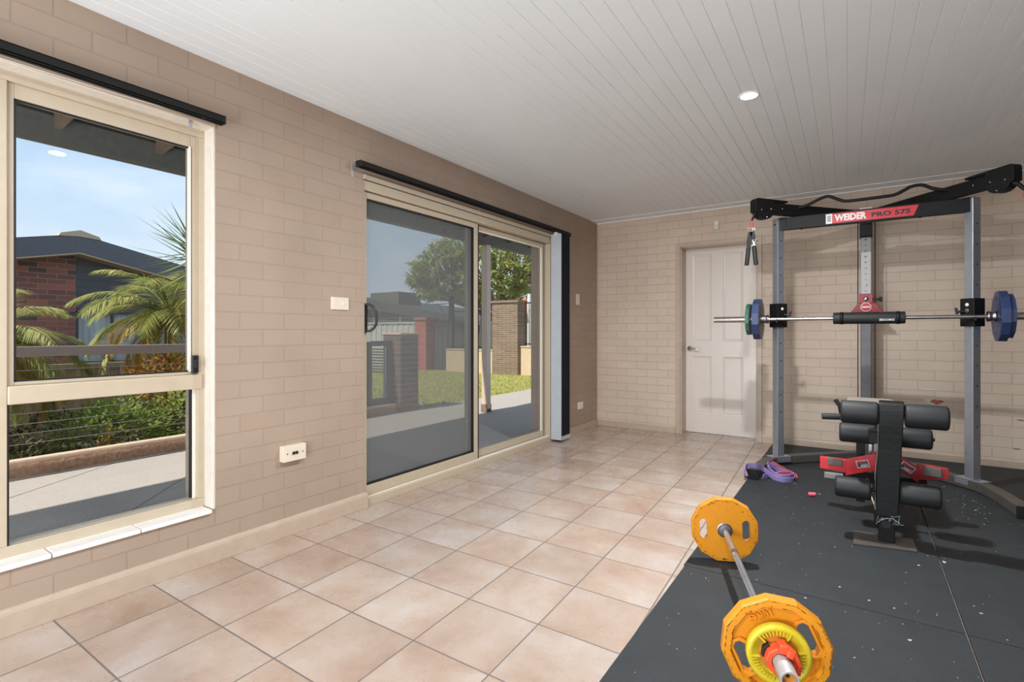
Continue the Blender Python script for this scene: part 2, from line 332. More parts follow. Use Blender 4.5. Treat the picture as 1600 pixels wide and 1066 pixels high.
def smooth_path(pts, n=6):
    pts = [Vector(p) for p in pts]; out = []
    for i in range(len(pts)-1):
        p0 = pts[max(0, i-1)]; p1 = pts[i]; p2 = pts[i+1]; p3 = pts[min(len(pts)-1, i+2)]
        for k in range(n):
            t = k/n; out.append(.5*((2*p1)+(-p0+p2)*t+(2*p0-5*p1+4*p2-p3)*t*t+(-p0+3*p1-3*p2+p3)*t**3))
    out.append(pts[-1]); return out

# ================================================================== THE ROOM
RX0, RX1 = .35, 2.95              # wide rear opening, unseen, added to let light in
XR, YB = 4.75, -1.7               # right wall, back wall (both behind / beside the camera)
WT = .27                          # outer wall thickness
Y0w, Y1w, Z0w, Z1w = -1.35, 1.254, .250, 2.085     # window opening
Y0d, Y1d, Z1d = 2.164, 4.600, 2.062                # sliding door opening
b = MB()
b.box(-WT, YB-.1, -.12, 0, Y0w, H+.1)
b.box(-WT, Y0w, -.12, 0, Y1w, Z0w); b.box(-WT, Y0w, Z1w, 0, Y1w, H+.1)
b.box(-WT, Y1w, -.12, 0, Y0d, H+.1)
b.box(-WT, Y0d, Z1d, 0, Y1d, H+.1); b.box(-WT, Y0d, -.12, 0, Y1d, -.005)
b.box(-WT, Y1d, -.12, 0, D+.25, H+.1)
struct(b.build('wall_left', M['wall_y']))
# far wall with the door opening
DX0, DX1, DZ = .975, 1.745, 2.03
b = MB()
b.box(0, D, -.1, DX0, D+.25, H+.1); b.box(DX0, D, DZ, DX1, D+.25, H+.1); b.box(DX1, D, -.1, XR, D+.25, H+.1)
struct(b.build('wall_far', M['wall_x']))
struct(MB().box(XR, YB-.1, -.1, XR+.12, D+.25, H+.1).build('wall_right', M['wall_r']))
# back wall behind the camera, with a wide opening added for light
b = MB()
b.box(0, YB-.1, -.1, RX0, YB, H+.1); b.box(RX1, YB-.1, -.1, XR, YB, H+.1); b.box(RX0, YB-.1, 2.2, RX1, YB, H+.1)
struct(b.build('wall_back', M['wall_x']))
struct(MB().box(0, YB-.1, -.11, XR, D+.25, 0).build('floor', M['tile']))
# ceiling: white V-jointed lining boards running down the room, a touch off parallel
P, W0 = .0800, 2.4985+.0129*5.48
b = MB()
i0 = int((0-.2-W0)/P)-1; i1 = int((XR+.2-W0)/P)+2
def cx_(u, y): return u-.0129*y
for i in range(i0, i1):
    u0, u1 = W0+i*P, W0+(i+1)*P
    g = .0026; dp = .004
    for (a, bb, za, zb) in ((u0, u0+g, H+dp, H), (u0+g, u1-g, H, H), (u1-g, u1, H, H+dp)):
        b.add([(cx_(a, YB-.1), YB-.1, za), (cx_(bb, YB-.1), YB-.1, zb), (cx_(bb, D+.2), D+.2, zb), (cx_(a, D+.2), D+.2, za)], [(0, 3, 2, 1)])
b.add([(-.2, YB-.1, H+.02), (XR+.2, YB-.1, H+.02), (XR+.2, D+.2, H+.02), (-.2, D+.2, H+.02), (-.2, YB-.1, H+.1), (XR+.2, YB-.1, H+.1), (XR+.2, D+.2, H+.1), (-.2, D+.2, H+.1)], [(0, 1, 2, 3), (4, 5, 6, 7)])
struct(b.build('ceiling', M['ceil'], fixn=False))
# cornice moulding along the far wall
b = MB(); b.prism([(D-.17, H-.0005), (D-.17, H-.005), (D-.012, H-.006), (D-.012, H-.014), (D, H-.014), (D, H-.0005)], 0, XR, T=Matrix(((0, 0, 1, 0), (1, 0, 0, 0), (0, 1, 0, 0), (0, 0, 0, 1))))
struct(b.build('trim_1', M['cornice']))
# skirtings
b = MB().box(0, YB, 0, .02, Y0d+.02, .075); b.prism([(0, .075), (.02, .075), (.014, .092), (0, .098)], YB, Y0d+.02, T=Matrix(((1, 0, 0, 0), (0, 0, 1, 0), (0, 1, 0, 0), (0, 0, 0, 1))))
struct(b.build('baseboard_left', M['skirt'], bevel=.002))
struct(MB().box(0, 4.72, 0, .016, D, .066).build('baseboard_left_end', M['skirt'], bevel=.003))
struct(MB().box(0, D-.014, 0, .93, D, .066).build('baseboard_far', M['skirt'], bevel=.003))
struct(MB().box(1.79, D-.014, 0, XR, D, .066).build('baseboard_far_right', M['skirt'], bevel=.003))

# ---------------------------------------------------------------- window 1 (left wall)
def Ty(): return None
w = bpy.data.objects.new('window_1', None); COL.objects.link(w); w.location = (-.1, .0, Z0w); struct(w)
XI = -.075
b = MB()                                  # outer frame
b.box(-.15, Y0w, Z0w, XI, Y1w, .298); b.box(-.15, Y0w, 2.045, XI, Y1w, Z1w)
b.box(-.15, 1.222, .298, XI, Y1w, 2.045); b.box(-.15, Y0w, .298, XI, Y0w+.04, 2.045)
b.box(-.15, .48, .298, XI, .552, 2.045)
b.build('window_frame', M['alu'], w, bevel=.003)
MB().box(-.145, .552, .828, XI+.008, 1.240, .898).build('transom', M['alu'], w, bevel=.004)
b = MB()                                  # sliding upper sash
b.box(-.118, .552, .898, -.088, .574, 2.045); b.box(-.118, 1.196, .898, -.088, 1.222, 2.045)
b.box(-.118, .574, 1.985, -.088, 1.196, 2.045); b.box(-.118, .574, .898, -.088, 1.196, .915)
b.build('sash', M['alu'], w, bevel=.002)
b = MB()
b.box(-.1, 1.186, .912, -.0865, 1.197, 1.99, M['alu_l']); b.box(-.1, 1.2225, .9, -.0755, 1.2245, 2.04, M['gasket'])
b.box(-.1, .574, 1.982, -.0872, 1.196, 1.988, M['gasket']); b.box(-.1, .574, .912, -.0872, 1.196, .918, M['gasket']); b.box(-.1, .572, .912, -.0872, .579, 1.988, M['gasket']); b.box(-.1, 1.196, .912, -.0868, 1.2, 1.99, M['gasket'])
b.box(-.13, .552, .3, -.076, .557, .828, M['gasket']); b.box(-.13, 1.212, .298, -.1, 1.222, .828, M['alu_l']); b.box(-.13, 1.206, .30, -.11, 1.213, .828, M['gasket'])
b.build('glazing_gasket', M['gasket'], w)
MB().box(-.106, .574, .915, -.101, 1.196, 1.985).build('pane', M['glass'], w)
MB().box(-.128, .552, .298, -.123, 1.222, .828).build('pane', M['glass'], w)
MB().box(-.128, Y0w+.04, .298, -.123, .48, 2.045).build('pane', M['glass'], w)
b = MB().box(-.088, 1.196, .905, -.062, 1.222, .99).box(-.075, 1.2, .93, -.05, 1.216, .97)
b.build('latch', M['blackp'], w, bevel=.004)
b = MB().tube([(-.088, .862, .918), (-.08, .862, .945), (-.08, .905, .945), (-.088, .905, .918)], .0035, 8); b.build('sash_pull', M['blackp'], w)
# plastered reveal, tiled sill
b = MB(); b.box(-.08, Y1w-.001, Z0w, .0015, Y1w+.014, Z1w+.012); b.box(-.08, Y0w, Z1w-.004, .0015, Y1w+.0, Z1w+.012)
ob = struct(b.build('trim_2', M['reveal'], bevel=.004))
s = thing('window_sill', (0, .4, .24), 'white glazed tile sill running along the bottom of the window', 'window sill')
for i in range(9):
    y1 = 1.254-.008-i*.295; y0 = max(y1-.291, Y0w)
    MB().box(-.078, y0, .238, .016, y1, .256).build('sill_tile', M['sill'], s, bevel=.003)
# exterior jamb faces come from wall_left itself

# ---------------------------------------------------------------- sliding door (left wall)
d = bpy.data.objects.new('door_1', None); COL.objects.link(d); d.location = (-.06, 3.4, 0); struct(d)
b = MB()
b.box(-.13, Y0d, -.004, -.004, Y1d, .046); b.box(-.13, Y0d, 2.0, -.008, Y1d, Z1d)
b.box(-.13, Y0d, .046, -.008, Y0d+.016, 2.0); b.box(-.13, 4.545, .046, -.008, Y1d, 2.0)
b.build('door_frame', M['alu'], d, bevel=.003)
MB().box(-.055, Y0d, .046, -.030, Y1d, .058).build('sill_track', M['alu_l'], d, bevel=.001)
lp = MB()                                 # sliding panel with mesh (left, room side)
lp.box(-.058, 2.18, .058, -.026, 2.212, 1.995); lp.box(-.058, 3.318, .058, -.026, 3.372, 1.995)
lp.box(-.058, 2.212, .058, -.026, 3.318, .125); lp.box(-.058, 2.212, 1.955, -.026, 3.318, 1.995)
pan = lp.build('sliding_panel', M['alu'], d, bevel=.003)
b = MB(); b.box(-.0485, 2.212, .125, -.0475, 3.318, 1.955); b.build('mesh_screen', M['screen'], pan)
b = MB(); b.box(-.0475, 3.306, .125, -.028, 3.319, 1.955); b.box(-.0475, 2.212, .125, -.028, 3.318, .137); b.box(-.0475, 2.212, 1.947, -.028, 3.318, 1.956); b.box(-.0475, 3.372, .06, -.024, 3.380, 1.99)
b.build('panel_gasket', M['gasket'], pan)
b = MB(); b.box(-.026, 2.182, 1.10, -.012, 2.208, 1.285)
pts = smooth_path([(-.014, 2.195, 1.275), (.015, 2.212, 1.272), (.034, 2.232, 1.235), (.036, 2.234, 1.155), (.015, 2.212, 1.113), (-.014, 2.195, 1.11)], 5)
b.tube(pts, .0085, 8); b.build('handle', M['blackp'], pan, bevel=.003)
b = MB().box(-.112, 2.18, .058, -.078, 2.215, 1.995).box(-.112, 2.215, .058, -.078, 3.33, .11).box(-.112, 2.215, 1.97, -.078, 3.33, 1.995).box(-.112, 3.30, .11, -.078, 3.40, 1.97)
gp = b.build('glazed_panel', M['alu'], d, bevel=.003)
MB().box(-.098, 2.215, .11, -.093, 3.30, 1.97).build('pane', M['glass'], gp)
b = MB().box(-.095, 3.372, .058, -.062, 3.402, 1.995).box(-.095, 3.402, .058, -.062, 4.47, .115).box(-.095, 3.402, 1.955, -.062, 4.47, 1.995).box(-.095, 4.468, .058, -.062, 4.545, 1.995)
fp = b.build('fixed_panel', M['alu'], d, bevel=.003)
b = MB().box(-.072, 4.456, .115, -.0605, 4.470, 1.955, M['alu_l']).box(-.072, 3.402, 1.945, -.0605, 4.47, 1.956, M['alu_l']).box(-.064, 4.505, .06, -.0595, 4.512, 1.99, M['gasket'])
b.build('glazing_bead', M['alu_l'], fp)
MB().box(-.081, 3.402, .115, -.076, 4.458, 1.955).build('pane', M['glass'], fp)
# ceramic threshold tiles under the door
# timber lintel lining above the door, slightly proud
b = MB().box(-.02, Y0d, Z1d, .012, Y1d, Z1d+.03)
struct(b.build('trim_3', M['alu'], bevel=.004))
struct(MB().box(-.02, Y0w, Z1w, .012, Y1w+.01, Z1w+.028).build('trim_4', M['skirt'], bevel=.004))

# ---------------------------------------------------------------- interior door (far wall)
d = bpy.data.objects.new('door_2', None); COL.objects.link(d); d.location = (1.36, D, 0); struct(d)
b = MB()
for (x0, z0, x1, z1) in ((.932, 0, .978, 2.03), (1.742, 0, 1.785, 2.03), (.932, 2.022, 1.785, 2.068)):
    b.box(x0, D-.016, z0, x1, D+.002, z1)
b.build('architrave', M['skirt'], d, bevel=.004)
b = MB().box(DX0-.002, D, 0, DX0+.018, D+.24, DZ).box(DX1-.018, D, 0, DX1+.002, D+.24, DZ).box(DX0, D, 2.014, DX1, D+.24, 2.032)
b.build('jamb', M['skirt'], d)
# leaf with four raised-and-fielded panels, built as one face with recesses
LY = 5.830
xs = [DX0+.018, 1.061, 1.266, 1.383, 1.580, DX1-.018]; zs = [.006, .216, .839, 1.007, 1.950, 2.014]
b = MB()
for i in range(5):
    for j in range(5):
        x0, x1, z0, z1 = xs[i], xs[i+1], zs[j], zs[j+1]
        if i in (1, 3) and j in (1, 3):
            r = [(0, 0), (.004, .006), (.018, .010), (.022, .004), (.034, .004)]   # inset, depth
            prev = None
            for ins, dep in r:
                q = [(x0+ins, LY+dep, z0+ins), (x1-ins, LY+dep, z0+ins), (x1-ins, LY+dep, z1-ins), (x0+ins, LY+dep, z1-ins)]
                if prev:
                    b.add(prev+q, [(k, (k+1) % 4, 4+(k+1) % 4, 4+k) for k in range(4)])
                prev = q
            b.add(prev, [(0, 1, 2, 3)])
        else: b.add([(x0, LY, z0), (x1, LY, z0), (x1, LY, z1), (x0, LY, z1)], [(0, 1, 2, 3)])
b.add([(xs[0], LY+.038, .006), (xs[-1], LY+.038, .006), (xs[-1], LY+.038, 2.014), (xs[0], LY+.038, 2.014), (xs[0], LY, .006), (xs[-1], LY, .006), (xs[-1], LY, 2.014), (xs[0], LY, 2.014)], [(0, 3, 2, 1), (0, 1, 5, 4), (2, 3, 7, 6), (1, 2, 6, 5), (0, 4, 7, 3)])
leaf = b.build('door_leaf', M['door'], d, fixn=False)
hz = .925; hx = 1.035
b = MB().lathe([(0, 0), (.027, 0), (.027, .006), (.02, .010), (.011, .012), (.011, .045), (0, .047)], 24, T=Matrix.Translation((hx, LY, hz)) @ Matrix.Rotation(PI/2, 4, 'X'))
b.tube(smooth_path([(hx, LY-.042, hz), (hx+.03, LY-.05, hz+.001), (hx+.075, LY-.05, hz-.005), (hx+.118, LY-.045, hz-.012)], 5), [.009]*6+[.008]*5+[.007]*4+[.006], 10)
b.build('lever_handle', M['chrome'], leaf)

# ---------------------------------------------------------------- fittings on the walls
def plate_y(name, y0, y1, z0, z1, t, label, cat, m='ivory', extra=None):
    """a fitting on the left wall"""
    root = thing(name, (0, (y0+y1)/2, z0), label, cat)
    MB().box(-.003, y0, z0, t, y1, z1).build('face_plate', M[m], root, bevel=.003)
    return root
r = plate_y('light_switch', 1.922, 2.045, 1.235, 1.31, .010, 'single rocker light switch plate on the painted wall left of the sliding door', 'light switch')
MB().box(.010, 1.995, 1.262, .0135, 2.006, 1.282).build('rocker', M['white'], r, bevel=.0015)
r = plate_y('wall_socket_box', 1.600, 1.735, .405, .490, .036, 'surface mounted cable outlet box with two black sockets below the window', 'wall outlet')
b = MB()
for y, rr in ((1.658, .0085), (1.676, .0085)): b.lathe([(0, .037), (rr, .037), (rr, .041), (rr*.5, .041), (rr*.5, .038), (0, .038)], 14, T=Matrix.Translation((0, y, .448)) @ Matrix.Rotation(PI/2, 4, 'Y'))
b.build('cable_socket', M['blackp'], r)
for y in (1.622, 1.714): b = MB(); b.lathe([(0, .0375), (.0035, .0375), (.003, .036)], 10, T=Matrix.Translation((0, y, .448)) @ Matrix.Rotation(PI/2, 4, 'Y')); b.build('screw_head', M['blackp'], r)
r = plate_y('light_switch', 5.105, 5.175, 1.405, 1.525, .010, 'upright ivory light switch between the vertical blind and the room corner', 'light switch')
MB().box(.010, 5.132, 1.455, .0135, 5.145, 1.475).build('rocker', M['white'], r, bevel=.0015)
r = plate_y('power_point', 5.145, 5.26, .245, .322, .012, 'small white power point low on the wall beside the room corner', 'power point', 'white')
MB().box(.012, 5.19, .29, .015, 5.20, .305).box(.012, 5.215, .29, .015, 5.225, .305).build('rocker', M['ivory'], r, bevel=.001)
r = thing('motion_sensor', (1.36, D, 2.17), 'small white motion sensor high on the wall above the panelled door', 'motion sensor')
b = MB(); b.prism([(-.028, .004), (.028, .004), (.022, -.035), (-.022, -.035)], 2.172, 2.262, T=Matrix.Translation((1.358, D, 0)))
b.build('housing', M['white'], r, bevel=.006)
b = MB(); b.prism([(-.017, -.0352), (.017, -.0352), (.012, -.044), (-.012, -.044)], 2.182, 2.222, T=Matrix.Translation((1.358, D, 0)))
b.build('lens', M['ivory'], r, bevel=.004)

# worn spots on the far wall: thin layers of paint missing
def patch(name, cx, cz, rx, rz, m, seed, thick=.0012, kind=None, label=None):
    rnd = random.Random(seed); n = 26
    pts = []
    for i in range(n):
        a = 2*PI*i/n; k = 1+rnd.uniform(-.28, .28); pts.append((cx+rx*k*math.cos(a), cz+rz*k*math.sin(a)))
    T = Matrix(((1, 0, 0, 0), (0, 0, -1, D), (0, 1, 0, 0), (0, 0, 0, 1)))
    b = MB(); b.prism(pts, -.004, thick, T=T)
    return b.build(name, m)
r = thing('paint_chip', (3.12, D, .48), 'patch of missing paint showing red brick, right of the folded bench', 'paint chip')
b = patch('plaster_edge', 3.125, .513, .068, .026, M['plaster'], 3); b.parent = r; b.location = Vector(b.location)-Vector(r.location)
b = patch('bare_brick', 3.135, .508, .045, .019, M['patch'], 5, .002); b.parent = r; b.location = Vector(b.location)-Vector(r.location)
for k, (x, z, rx, rz, lab) in enumerate([(3.085, .612, .055, .004, 'thin horizontal crack of bare plaster above the exposed brick patch'), (3.66, .40, .03, .006, 'small plaster scuff on the far wall at the right edge of view, higher one'), (3.63, .17, .022, .006, 'small plaster scuff low on the far wall at the right edge of view')]):
    o = patch('paint_scuff', x, z, rx, rz, M['plaster'] if k == 0 else M['rafter'], 11+k); tag(o, lab, 'paint scuff')

# ---------------------------------------------------------------- blind tracks and blinds
def track(name, y0, y1, x0, z0, label, brackets):
    r = thing(name, (x0, (y0+y1)/2, z0), label, 'blind track')
    b = MB()
    b.box(x0-.004, y0, z0, x0+.001, y1, z0+.036); b.box(x0+.035, y0, z0, x0+.04, y1, z0+.036); b.box(x0-.004, y0, z0+.031, x0+.04, y1, z0+.036)
    b.box(x0-.004, y0, z0, x0+.010, y1, z0+.005); b.box(x0+.026, y0, z0, x0+.04, y1, z0+.005)
    b.build('head_rail', M['black'], r, bevel=.001)
    MB().tube([(x0+.006, y0+.02, z0+.012), (x0+.006, y1-.02, z0+.012)], .0035, 8).tube([(x0+.030, y0+.02, z0+.012), (x0+.030, y1-.02, z0+.012)], .003, 8).build('tilt_rod', M['chrome'], r)
    for ya, yb in ((y0-.003, y0+.004), (y1-.004, y1+.003)): MB().box(x0-.004, ya, z0-.001, x0+.041, yb, z0+.037).build('end_cap', M['blackp'], r, bevel=.001)
    for y in brackets:
        MB().box(0, y-.008, z0-.05, .003, y+.008, z0+.04).box(0, y-.008, z0+.036, x0+.03, y+.008, z0+.039).build('bracket', M['sleeve'], r)
    return r
r = track('blind_track', -1.30, 1.272, .045, 2.088, 'bare black vertical blind track above the left window', [-.6, 1.155])
MB().tube([(.030, -.4, 2.075), (.028, .3, 2.074), (.03, .9, 2.086), (.045, 1.2, 2.098)], .002, 6).build('draw_cord', M['white'], r)
track('blind_track', 2.072, 4.82, .045, 2.105, 'long black vertical blind track above the sliding door', [2.078, 3.36])
r = thing('vertical_blind', (.065, 4.63, 0), 'stack of vertical blind slats drawn back to the right of the sliding door', 'vertical blind')
nsl = 15
for i in range(nsl):
    y = 4.540+i*.0128; z0, z1 = .022, 2.088
    bend = .004
    b = MB()
    k = 6; vs = []; fs = []
    for j in range(k+1):
        x = .003+(.122-.003)*j/k; yy = y+bend*math.sin(PI*j/k)*(1 if i else .3)
        for z in (z0, z1): vs += [(x, yy, z), (x, yy+.0016, z)]
    for j in range(k):
        a = j*4; c = a+4
        fs += [(a, c, c+2, a+2), (a+1, a+3, c+3, c+1), (a, a+1, c+1, c), (a+2, c+2, c+3, a+3)]
    fs += [(0, 2, 3, 1), (k*4, k*4+1, k*4+3, k*4+2)]
    b.add(vs, fs, None)
    b.build('slat', M['slat'] if i == 0 else M['slatb'], r)
b = MB()
for i in range(1, nsl, 1):
    y = 4.540+i*.0128
    b.box(.1215, y-.0012, .022, .1235, y+.003, .06)
b.build('bottom_weight', M['white'], r)
MB().tube([(.124, 4.54, .062), (.126, 4.6, .056), (.124, 4.66, .062), (.126, 4.72, .058)], .0018, 6).build('bead_chain', M['white'], r)
MB().box(.04, 4.536, 2.078, .075, 4.73, 2.11).build('slat_carrier', M['white'], r)

# ---------------------------------------------------------------- recessed ceiling lights
for k, (x, y) in enumerate([(2.077, 3.067), (2.0, 1.26), (2.0, -.6)]):
    lab = ['glowing round recessed downlight in the white board ceiling', 'recessed downlight whose reflection shows in the left window', 'recessed downlight behind the camera near the added rear opening'][k]
    r = thing('ceiling_light', (x, y, H), lab, 'ceiling light', 'recessed downlights')
    MB().lathe([(.042, 0), (.054, 0), (.056, -.003), (.054, -.006), (.046, -.007), (.042, -.004)], 40, T=Matrix.Translation((x, y, H))).build('trim_ring', M['cornice'], r)
    MB().lathe([(0, -.0045), (.043, -.0045), (.043, -.001), (0, -.001)], 40, T=Matrix.Translation((x, y, H))).build('diffuser', M['lamp'], r)

# ================================================================== OUTSIDE
# ---- ground
struct(MB().box(-3.16, -6, GZ-.15, -WT, 24, GZ).build('ground', M['patio']))
struct(MB().box(-34, -14, GZ-.45, -3.3, 5.7, GZ-.22).build('ground_garden', M['soil']))
b = MB().box(-34, 5.7, GZ-.4, -3.16, 40, GZ-.005).box(-3.16, 24, GZ-.4, 8, 40, GZ-.005)
struct(b.build('ground_lawn', M['lawn']))
struct(MB().box(-WT, -14, GZ-.2, 12, YB-.11, GZ).build('ground_rear', M['patio']))
# saw-cut control joints in the slab: thin dark strips of sealant
b = MB()
for (x0, y0, x1, y1) in ((-.4, .35, -3.1, 3.1), (-.3, 2.5, -3.1, 2.55), (-2.0, .3, -3.1, 1.9)):
    dx, dy = x1-x0, y1-y0; l = math.hypot(dx, dy); nx, ny = -dy/l*.004, dx/l*.004
    b.add([(x0+nx, y0+ny, GZ+.0008), (x1+nx, y1+ny, GZ+.0008), (x1-nx, y1-ny, GZ+.0008), (x0-nx, y0-ny, GZ+.0008)], [(0, 1, 2, 3)])
struct(b.build('ground_control_joints', M['charcoal']))
# ---- patio roof: front beam, sheeting, rafters, posts
r = thing('patio_roof', (-1.2, 3, 2.42), 'dark patio roof with exposed rafters running outside both windows', 'patio roof')
MB().box(-2.16, -6, 2.42, -2.05, 14, 2.60).build('beam', M['eave'], r)
MB().box(-2.36, -6, 2.60, -2.16, 14, 2.68).build('gutter', M['eave'], r)
b = MB(); b.prism([(-2.3, 2.61), (-.26, 2.86), (-.26, 2.90), (-2.3, 2.65)], -6, 14, T=Matrix(((1, 0, 0, 0), (0, 0, 1, 0), (0, 1, 0, 0), (0, 0, 0, 1))))
b.build('roof_sheet', M['eave'], r)
for i in range(18):
    y = -1.9+i*.62
    b = MB(); b.prism([(-2.05, 2.52), (-.28, 2.73), (-.28, 2.84), (-2.05, 2.62)], y, y+.045, T=Matrix(((1, 0, 0, 0), (0, 0, 1, 0), (0, 1, 0, 0), (0, 0, 0, 1))))
    b.build('rafter', M['rafter'], r)
def post(x, y, label):
    r = thing('veranda_post', (x, y, GZ), label, 'post')
    MB().box(x-.05, y-.05, GZ+.05, x+.05, y+.05, 2.42).build('shaft', M['post'], r, bevel=.004)
    b = MB().box(x-.056, y-.056, GZ, x+.056, y-.050, GZ+.12).box(x-.056, y+.05, GZ, x+.056, y+.056, GZ+.12).box(x-.056, y-.056, GZ, x+.056, y+.056, GZ+.006).box(x-.02, y-.02, GZ, x+.02, y+.02, GZ+.06)
    b.build('post_bracket', M['rafter'], r)
    return r
post(-2.09, 6.26, 'painted square veranda post seen through the right glass panel')
# ---- curb with cable railing
r = thing('garden_curb', (-3.23, .3, GZ-.3), 'low rough rendered curb wall along the patio edge', 'curb wall')
b = MB(); n = 60
vs = []; fs = []
rnd = random.Random(4)
for i in range(n+1):
    y = -6+i*(11.46/n)
    for j, (x, z) in enumerate([(-3.16, GZ-.25), (-3.16, GZ+.02), (-3.165, GZ+.07), (-3.17, GZ+.112), (-3.31, GZ+.112), (-3.31, GZ-.25)]):
        k = rnd.uniform(-.006, .006) if j in (1, 2) else 0; vs.append((x+k, y, z+(rnd.uniform(-.004, .004) if j == 3 else 0)))
for i in range(n):
    for j in range(5): a = i*6+j; fs.append((a, a+1, a+7, a+6))
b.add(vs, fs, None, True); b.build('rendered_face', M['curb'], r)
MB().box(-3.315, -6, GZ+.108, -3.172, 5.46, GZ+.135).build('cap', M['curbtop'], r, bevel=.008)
r = thing('cable_railing', (-3.22, 2.2, GZ+.135), 'taupe handrail with stainless cables above the patio curb', 'railing')
MB().box(-3.26, -3.0, .895, -3.20, 4.75, .982).build('handrail', M['rail'], r, bevel=.006)
for y in (-2.9, -.95, 4.68): MB().box(-3.255, y-.025, GZ+.135, -3.205, y+.025, .90).build('baluster_post', M['rail'], r, bevel=.003)
for z in (.165, .25, .332, .42, .51, .60, .69, .78): MB().tube([(-3.23, -2.9, z), (-3.23, 4.68, z)], .0032, 6).build('cable', M['cable'], r)

# ---- foliage helpers
V3 = Vector
def leaf(b, p, d, l, wd, droop=.2, up=(0, 0, 1)):
    d = Vector(d).normalized(); s = d.cross(Vector(up)); s = s.normalized() if s.length > .05 else Vector((1, 0, 0))
    n = s.cross(d); p = Vector(p)
    p1 = p+d*l*.4-n*droop*l*.05; p2 = p+d*l-n*droop*l*.35
    b.add([p, p1+s*wd/2+n*wd*.12, p2, p1-s*wd/2+n*wd*.12, p1], [(0, 4, 1), (4, 2, 1), (0, 3, 4), (4, 3, 2)])
def shrub(name, c, rad, n, m, l, wd, label, cat='shrub', seed=1, group=None, shell=.35):
    rnd = random.Random(seed); r = thing(name, (c[0], c[1], c[2]-rad[2]), label, cat, group)
    b = MB()
    for i in range(n):
        v = Vector((rnd.gauss(0, 1), rnd.gauss(0, 1), rnd.gauss(0, 1))).normalized()
        k = (shell+(1-shell)*rnd.random())**.6
        k *= 1+.12*math.sin(v.x*5+seed)*math.cos(v.z*6+v.y*4)
        p = Vector((c[0]+v.x*rad[0]*k, c[1]+v.y*rad[1]*k, c[2]+v.z*rad[2]*k))
        dd = (v+Vector((rnd.uniform(-.8, .8), rnd.uniform(-.8, .8), rnd.uniform(-.3, .7)))).normalized()
        leaf(b, p, dd, l*rnd.uniform(.7, 1.3), wd*rnd.uniform(.7, 1.2), .3)
    b.build('foliage', m, r, fixn=False)
    b = MB()
    for i in range(7):
        a = rnd.uniform(0, 2*PI); q = .55
        b.tube([(c[0]+.03*math.cos(a), c[1]+.03*math.sin(a), c[2]-rad[2]), (c[0]+rad[0]*q*math.cos(a)*.5, c[1]+rad[1]*q*math.sin(a)*.5, c[2]-rad[2]*.2), (c[0]+rad[0]*q*math.cos(a), c[1]+rad[1]*q*math.sin(a), c[2]+rad[2]*.3)], [.014, .009, .005], 6)
    b.build('stem', M['bark'], r)
    return r
def palm(name, base, hgt, nf, fl, label, seed, az=None, m='leaf_p', droopy=1.0, minel=.0):
    rnd = random.Random(seed); r = thing(name, base, label, 'palm')
    top = Vector(base)+Vector((0, 0, hgt))
    MB().tube([Vector(base), Vector(base)+Vector((.01, 0, hgt*.5)), top], [.085, .07, .06], 12).build('trunk', M['bark'], r)
    for i in range(nf):
        a = 2*PI*i*.381966+rnd.uniform(-.15, .15); el = 1.3-1.75*i/nf+rnd.uniform(-.15, .15); L_ = fl*rnd.uniform(.8, 1.1)
        h = Vector((math.cos(a), math.sin(a), 0)); pts = []; p = top.copy(); e = el; seg = 14
        for k in range(seg+1):
            pts.append(p.copy()); p = p+(h*math.cos(e)+Vector((0, 0, 1))*math.sin(e))*L_/seg; e -= droopy*(.095+.05*k/seg)
        b = MB(); b.tube(pts, [.010-.008*k/seg for k in range(seg+1)], 5, caps=False)
        for k in range(seg*4):
            t = .10+.90*k/(seg*4); f = t*seg; j = min(int(f), seg-1); q = pts[j].lerp(pts[j+1], f-j); dr = (pts[j+1]-pts[j]).normalized()
            side = dr.cross(Vector((0, 0, 1))).normalized(); up = side.cross(dr)
            ll = fl*.30*math.sin(PI*min(1, .15+t*.83))**.6
            for s_ in (1, -1):
                dd = (dr*.75+side*s_*.75+up*rnd.uniform(.0, .25)-Vector((0, 0, .12))).normalized()
                leaf(b, q, dd, ll*rnd.uniform(.85, 1.1), .016, .9)
        b.build('frond', M['leaf_o'] if (el < .25 and rnd.random() < .5) else M[m], r, fixn=False)
    return r
palm('pygmy_palm', (-4.75, 3.05, -.32), 1.62, 34, 1.12, 'feathery palm in front of the dark cladding, seen through the upper window pane', 3)
palm('pygmy_palm', (-4.4, 1.22, -.32), 1.25, 34, 1.05, 'feathery palm at the left edge of the window before the red brick', 8)
# spiky cordyline, trunk hidden behind the window jamb
r = thing('spiky_yucca', (-4.0, 3.12, -.32), 'tall yucca with stiff pointed leaves at the right edge of the window', 'yucca')
MB().tube([(-4.0, 3.12, -.32), (-3.98, 3.1, .8), (-4.0, 3.12, 1.98)], [.07, .055, .05], 10).build('trunk', M['bark'], r)
b = MB(); rnd = random.Random(5)
for i in range(110):
    a = rnd.uniform(0, 2*PI); el = rnd.uniform(-.6, 1.3)
    d_ = Vector((math.cos(a)*math.cos(el), math.sin(a)*math.cos(el), math.sin(el))); leaf(b, Vector((-4.0, 3.12, 1.98))+d_*.03+Vector((0, 0, rnd.uniform(-.12, .1))), d_, rnd.uniform(.6, .85), .045, .08)
b.build('leaf_rosette', M['leaf_y'], r, fixn=False)
shrub('hedge_shrub', (-3.85, 2.15, .02), (.42, .55, .40), 2600, M['leaf_h'], .062, .034, 'glossy green shrub behind the cables in the middle of the lower window pane', seed=2)
shrub('hedge_shrub', (-3.80, 2.95, .10), (.42, .55, .46), 2600, M['leaf_h'], .062, .034, 'light green shrub behind the cables at the right of the lower window pane', seed=3)
shrub('croton_shrub', (-4.3, 2.9, .52), (.36, .50, .38), 2200, M['leaf_c'], .055, .03, 'orange and yellow leaved shrub under the palm at the right of the window', seed=4)
